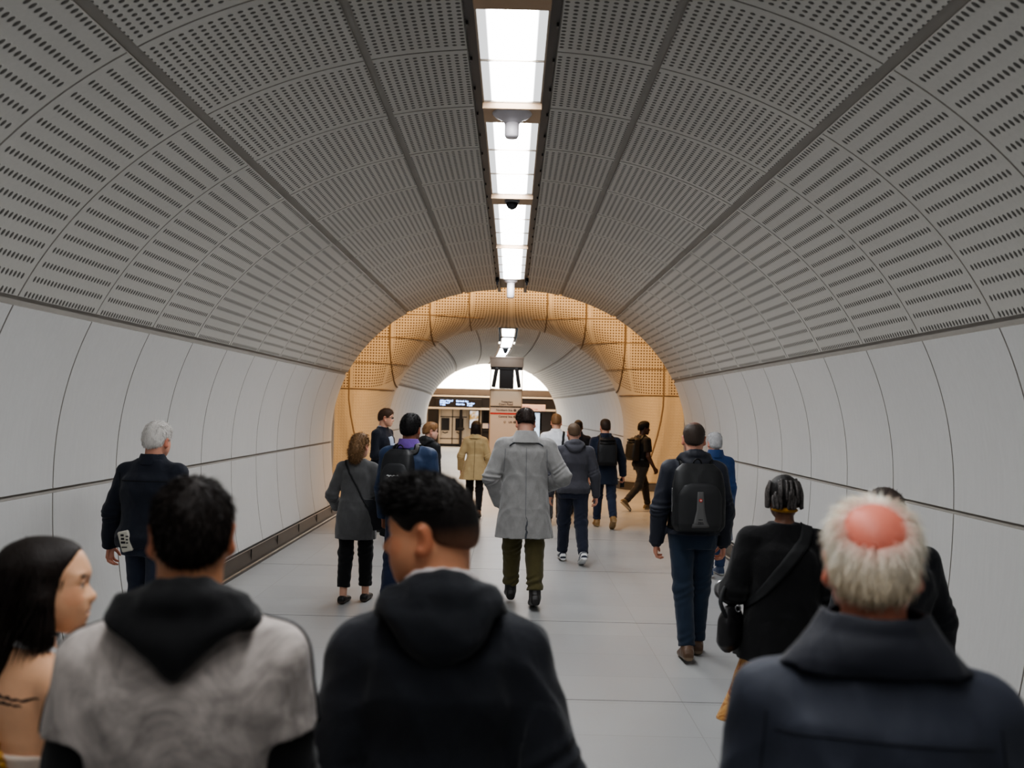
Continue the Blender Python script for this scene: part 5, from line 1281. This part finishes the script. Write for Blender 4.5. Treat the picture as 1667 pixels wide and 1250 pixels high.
    # -- navy coat and backpack man
    p = Person(1.75, spot(983, 850, 15.1), 3, (3, 3, 0), sw=.106, girth=1.05, h=.007, skin=(196, 148, 126), legs=((10, 4, 0), (-14, 20, 30)), arms=({'u': (.2, -.04, -1)}, {'u': (.30, -.10, -1), 'f': (.12, .2, -1), 'curl': 60}), label='man in long navy coat and tan boots wearing a plain black backpack')
    F = p.topfield(.028, skirt=[(.10, .104, .080), (-.02, .112, .088), (-.13, .122, .095)], hem=-.13, sl=(.043, .039, .034), fold=.006, col=L(28, 36, 52)); p.put('coat', F, .009, M['fab']); p.put('collar', p.collar((30, 38, 55), -.02, .03, .07, .052), .008, M['fab'])
    p.hair(p.hairfield((52, 40, 32), 1.0, .03), .007, 1500, .012, 'crown', .6, .002, .3); p.trousers(M['denim'], (36, 44, 63), .009, (.056, .044, .035), .9); p.shoes(M['leather'], (134, 104, 66), (150, 124, 88), .0075, boot=.06)
    backpack(p, 'plain black backpack worn by the man in the long navy coat', .25, .045, .088, .045, .078, M['pack'], (22, 23, 26), False, .008, F, roll=True)
    W, d, n0 = p.A[1][2:5]; m = MB(); c = W+d*.11+n0*.02; m.box((-.035, -.012, -.09), (.035, .012, .06), 0, .005, Matrix.Translation(Vector(c))@Matrix.Rotation(rad(12), 4, 'X')); o = m.build('wallet', M['phone']); p.attach(o); tag(o, 'black folded case held in right hand of the navy coat man', 'case')

    # -- young man in black T-shirt crossing to the right
    p = Person(1.70, spot(1042, 850, 17.9), -62, (-18, 0, 0), sw=.104, h=.006, skin=(78, 56, 48), legs=((22, 10, 0), (-16, 30, 38)), lean=3,
               arms=({'u': (.12, .2, -1), 'f': (0, .5, -1)}, {'u': (.14, -.02, -1), 'f': (.05, .55, -.9), 'curl': 45}), label='young man in black T-shirt walking right across the warm lit passage')
    F = p.topfield(.018, -.03, sl=(.042, .044, .04), sle=.45, fold=.005, col=L(22, 22, 24), wrinkle=0); p.put('tshirt', F, .008, M['fab']); H = p.hairfield((22, 19, 18), 2.0, .06, .34); p.hair(H, .006, 2500, .012, (0, 0, .2), 1.0, .0025, .5, curl=.5)
    p.trousers(M['fab'], (52, 50, 48), .008, (.058, .044, .034), .93); p.shoes(M['fab'], (112, 98, 74), (190, 180, 160), .0075)
    backpack(p, 'square dark roll-top backpack worn by young man in black T-shirt', .25, .035, .082, .058, .072, M['pack'], (38, 36, 34), False, .008, F, roll=True)

    # -- beige trench coat woman
    p = Person(1.66, spot(771, 850, 16.1), -3, (0, 2, 0), fem=True, h=.007, skin=(206, 160, 136), legs=((10, 4, 0), (-8, 12, 14)), arms=({'u': (.34, -.06, -.95), 'f': (.02, .35, -.9)}, {'u': (.28, -.06, -.95), 'f': (.02, .3, -.95)}), label='woman with dark shoulder-length hair in a beige trench coat')
    F = p.topfield(.026, skirt=[(.10, .090, .072), (.03, .110, .088), (-.02, .124, .098), (-.145, .165, .125)], hem=-.145, sl=(.042, .040, .038), fold=.007, col=L(180, 158, 118), wob=coatwave(.05, 8)); p.put('trench_coat', F, .008, M['fab']); p.put('collar', p.collar((190, 168, 124), -.03, .02, .08, .052), .008, M['fab'])
    seam(p, 'seam', F, [p.tb(0, -.16, .26-q*.39) for q in np.linspace(0, 1, 12)], .010, plain('trench_seam', (120, 102, 70), .9))
    H = p.hairfield((34, 25, 23), 1.6, .02, .05); H.loft(p.T(0, -.2, -.15), p.Rh[:, 0], p.Rh[:, 1], p.Rh[:, 2], [(-.18*p.hh, .30*p.hh, .20*p.hh), (.2*p.hh, .40*p.hh, .30*p.hh), (.6*p.hh, .38*p.hh, .34*p.hh), (.9*p.hh, .30*p.hh, .30*p.hh)], 2.2, .03); p.hair(H, .007, 1200, .03, (0, -.1, -1), .2, .002, .15)
    p.trousers(M['fab'], (24, 23, 25), .009, (.05, .04, .03)); p.shoes(M['leather'], (78, 50, 36), h=.008)

    # -- woman in grey coat, left
    p = Person(1.60, spot(580, 850, 8.9), -4, (-14, 4, -2), fem=True, girth=1.05, h=.006, skin=(212, 166, 144), legs=((-3, 5, 2), (7, 4, 0)), arms=({'u': (.34, -.10, -.93), 'f': (.0, .8, -.5)}, {'u': (.20, -.04, -.95), 'f': (-.1, .75, -.5)}), label='woman with wavy fair hair in grey tweed coat and cropped black trousers')
    F = p.topfield(.022, skirt=[(.12, .096, .076), (.06, .104, .083), (-.02, .116, .094), (-.155, .122, .097)], hem=-.155, sl=(.040, .036, .034), fold=.005, col=L(78, 78, 79)); p.put('coat', F, .0065, M['wool'])
    H = p.hairfield((122, 94, 66), 1.7, .03, .1, .46); H.chain([p.T(0, -.36, .55), p.T(.03, -.44, .25), p.T(.02, -.42, -.05), p.T(0, -.38, -.26)], np.array([.22, .27, .24, .12])*p.hh, .04)
    p.hair(H, .006, 4500, .035, (0, -.2, -.7), .45, .0016, .4, .4, curl=.7); p.trousers(M['fab'], (22, 22, 24), .0075, (.054, .043, .038), .80, .005); p.shoes(M['leather'], (26, 25, 26), (60, 50, 42), .006, low=True)
    r = empty('tote_bag', label='flat black tote bag hanging on right side of the woman in grey tweed coat', cat='bag'); p.attach(r)
    b0 = p.tb(.105, -.03, -.10); G = Fld(.003, 3, L(24, 25, 30)); G.loft(b0, nrm(V3(1, .5, 0)), nrm(V3(-.5, 1, 0)), V3(0, 0, 1), [(0, .12, .035), (.15, .125, .04), (.30, .115, .022)], 5, .01); sdf_obj('pouch', G, .007, M['leather'], r)
    ribbon('strap', F, [p.tb(-.075, .08, .2), p.tb(-.07, .01, .29), p.tb(-.05, -.06, .27), p.tb(.0, -.13, .19), p.tb(.06, -.12, .10), p.tb(.10, -.06, .03), b0+V3(0, 0, .29)], .016, M['strap'], r, .005, 0, 60, 2)

    # -- blue jacket man with backpack
    p = Person(1.80, spot(662, 850, 8.4), -14, (4, 2, 0), sw=.107, girth=1.05, h=.0056, skin=(150, 104, 82), legs=((-8, 10, 10), (12, 4, 0)), arms=({'u': (.16, .02, -1), 'f': (.02, .22, -1), 'curl': 60}, {'u': (.2, -.02, -1)}), label='man with thick black hair in blue jacket with a purple collar')
    F = p.topfield(.030, -.03, sl=(.045, .041, .034), fold=.006, col=L(36, 54, 84), shoulder=.008); p.put('jacket', F, .0065, M['shell']); p.put('collar', p.collar((112, 84, 160), -.016, .034, .064, .050), .006, M['fab'], label='purple collar')
    H = p.hairfield((20, 18, 19), 1.8, .04, .26); p.hair(H, .0055, 5000, .018, 'crown', .5, .0014, .3, .4); p.trousers(M['denim'], (28, 36, 60), .0075); p.shoes(M['leather'], (34, 32, 34), h=.007)
    r = backpack(p, 'black backpack with a white scrawl worn by man in blue jacket', .235, .055, .080, .05, .080, M['pack'], (28, 29, 32), True, .006, F, x0=-.01)
    ribbon('white_scrawl', p.pocketF, [p.tb(-.01+x, -.22, .168+.003*math.sin(i*2.3)) for i, x in enumerate(np.linspace(-.035, .035, 12))], [.006, .012, .004, .011, .005, .012, .006], M['whitemark'], r, .003, 0, 40, 2)
    ribbon('white_mark', p.pocketF, [p.tb(-.01+x, -.22, .082) for x in np.linspace(-.03, .02, 6)], .016, M['whitemark'], r, .003, 0, 20, 2)
    W, d, n0, th = p.A[0][2:6]; m = MB(); c = W+d*.14+n0*.02; m.box((-.03, -.10, -.035), (.12, .08, .03), 0, .012, Matrix.Translation(Vector(c))@Matrix.Rotation(rad(14), 4, 'Y')); o = m.build('document_pouch', M['strap']); p.attach(o); tag(o, 'dark pouch held in left hand of the man in blue jacket', 'pouch')

    # -- man in suit with glasses facing right
    p = Person(1.84, spot(619, 850, 14.0), -112, (18, 4, 0), sw=.104, girth=1.06, h=.006, skin=(214, 164, 140), face=True, legs=((4, 4, 0), (-4, 4, 0)), arms=({'u': (.10, .05, -1), 'f': (-.35, .9, .25), 'curl': 60}, {'u': (.12, .0, -1), 'f': (-.35, .95, .1), 'curl': 60}), label='man in glasses and dark suit jacket standing by the left wall holding a phone')
    F = p.topfield(.022, -.05, fold=.005, col=L(28, 31, 42)); p.put('jacket', F, .008, M['fab'])
    ribbon('shirt_front', F, [p.tb(0, .14, .285-q*.25) for q in np.linspace(0, 1, 9)], [.13, .12, .07, .03], plain('pale_blue_shirt', (176, 190, 214), .8), p.o, .004, 0, 30, 4); p.put('shirt_collar', p.collar((190, 202, 222), -.012, .016, .050, .042), .006, M['fab'])
    p.hair(p.hairfield((74, 54, 42), 1.0, .04), .006, 1200, .014, (0, .1, 0), .6, .002, .3)
    m = MB(); hh = p.hh
    for sd in (-1, 1):
        m.tube([tuple(p.T(sd*.145+.085*math.cos(a), .40, .51+.06*math.sin(a))) for a in np.linspace(0, 6.283, 17)[:-1]], .0035, 6, closed=True); m.tube([tuple(p.T(sd*.23, .40, .53)), tuple(p.T(sd*.34, .25, .53)), tuple(p.T(sd*.35, -.02, .52))], .003, 6)
    m.tube([tuple(p.T(-.06, .41, .52)), tuple(p.T(0, .425, .53)), tuple(p.T(.06, .41, .52))], .003, 6); m.build('glasses', M['glassrim'], p.o, True)
    p.trousers(M['fab'], (84, 86, 96), .009); p.shoes(M['leather'], (40, 34, 32), h=.008)
    W, d = p.A[0][2:4]; c = (p.A[0][2]+p.A[1][2])/2+nrm(d)*.10+V3(0, 0, .03); m = MB(); m.box((-.036, -.005, -.075), (.036, .005, .075), 0, .004, Matrix.Translation(Vector(c))@Matrix.Rotation(rad(-50), 4, 'X')); o = m.build('phone', M['phone']); p.attach(o); tag(o, 'dark phone held by the man in glasses and suit jacket', 'phone')

    # -- ginger haired person in black coat
    p = Person(1.665, spot(693, 850, 13.0), -38, (-38, 4, 0), fem=True, girth=1.12, h=.006, skin=(222, 176, 156), face=True, legs=((8, 4, 0), (-8, 10, 10)), label='person with short ginger hair and glasses in black coat, looking right')
    F = p.topfield(.03, -.09, sl=(.044, .04, .034), fold=.006, col=L(27, 28, 31)); p.put('coat', F, .008, M['shell']); p.put('hood', p.hood((29, 30, 33), .055, .062, .028, .05, .022, .5), .007, M['shell'])
    p.hair(p.hairfield((140, 104, 70), 1.4, .04, .28), .006, 1500, .016, (0, .1, -.3), .5, .002, .3)
    m = MB()
    for sd in (-1, 1):
        m.tube([tuple(p.T(sd*.145+.085*math.cos(a), .40, .51+.06*math.sin(a))) for a in np.linspace(0, 6.283, 17)[:-1]], .0035, 6, closed=True); m.tube([tuple(p.T(sd*.23, .40, .53)), tuple(p.T(sd*.35, -.02, .52))], .003, 6)
    m.build('glasses', M['glassrim'], p.o, True); p.trousers(M['fab'], (32, 32, 36), .009); p.shoes(M['leather'], (34, 32, 32), h=.008)
LIGHT_E = 19.0
MATS.update(skin=skin_mat(), hair=hair_mat(), seam=plain('seam', (16, 17, 19), .9), zip=plain('zip', (70, 70, 72), .5))
setup_camera()
mats, cxf = build_tunnels()
cross_passage(mats, cxf); far_tunnel(mats, cxf); build_floor(); build_skirting(); build_lights(); build_totem(); build_platform()
warm = (1.0, .50, .17)
for x in (-4.2, 4.2): area('warm_lamp', (x, 19.0, 5.9), (0, 0, 0), .6, 50, warm)
area('warm_lamp', (0, 18.0, 5.7), (rad(50), 0, 0), 3.4, 330, (1, .60, .28), .5)
area('platform_lamp', (-1, 44.4, 4.7), (0, 0, 0), 6, 220, (1, .78, .55), .5)
w = bpy.data.worlds.new('world'); SC.world = w; w.use_nodes = True
w.node_tree.nodes['Background'].inputs[0].default_value = (.5, .55, .6, 1); w.node_tree.nodes['Background'].inputs[1].default_value = .05
SC.view_settings.view_transform = 'AgX'; SC.view_settings.look = 'AgX - Medium High Contrast'; SC.view_settings.exposure = 0.84
m = MB(); m.quad((-5, -4.9, -.1), (5, -4.9, -.1), (5, -4.9, 5), (-5, -4.9, 5)); tag(m.build('wall_behind', plain('back_wall', (60, 60, 62), .9)), kind='structure')
people()
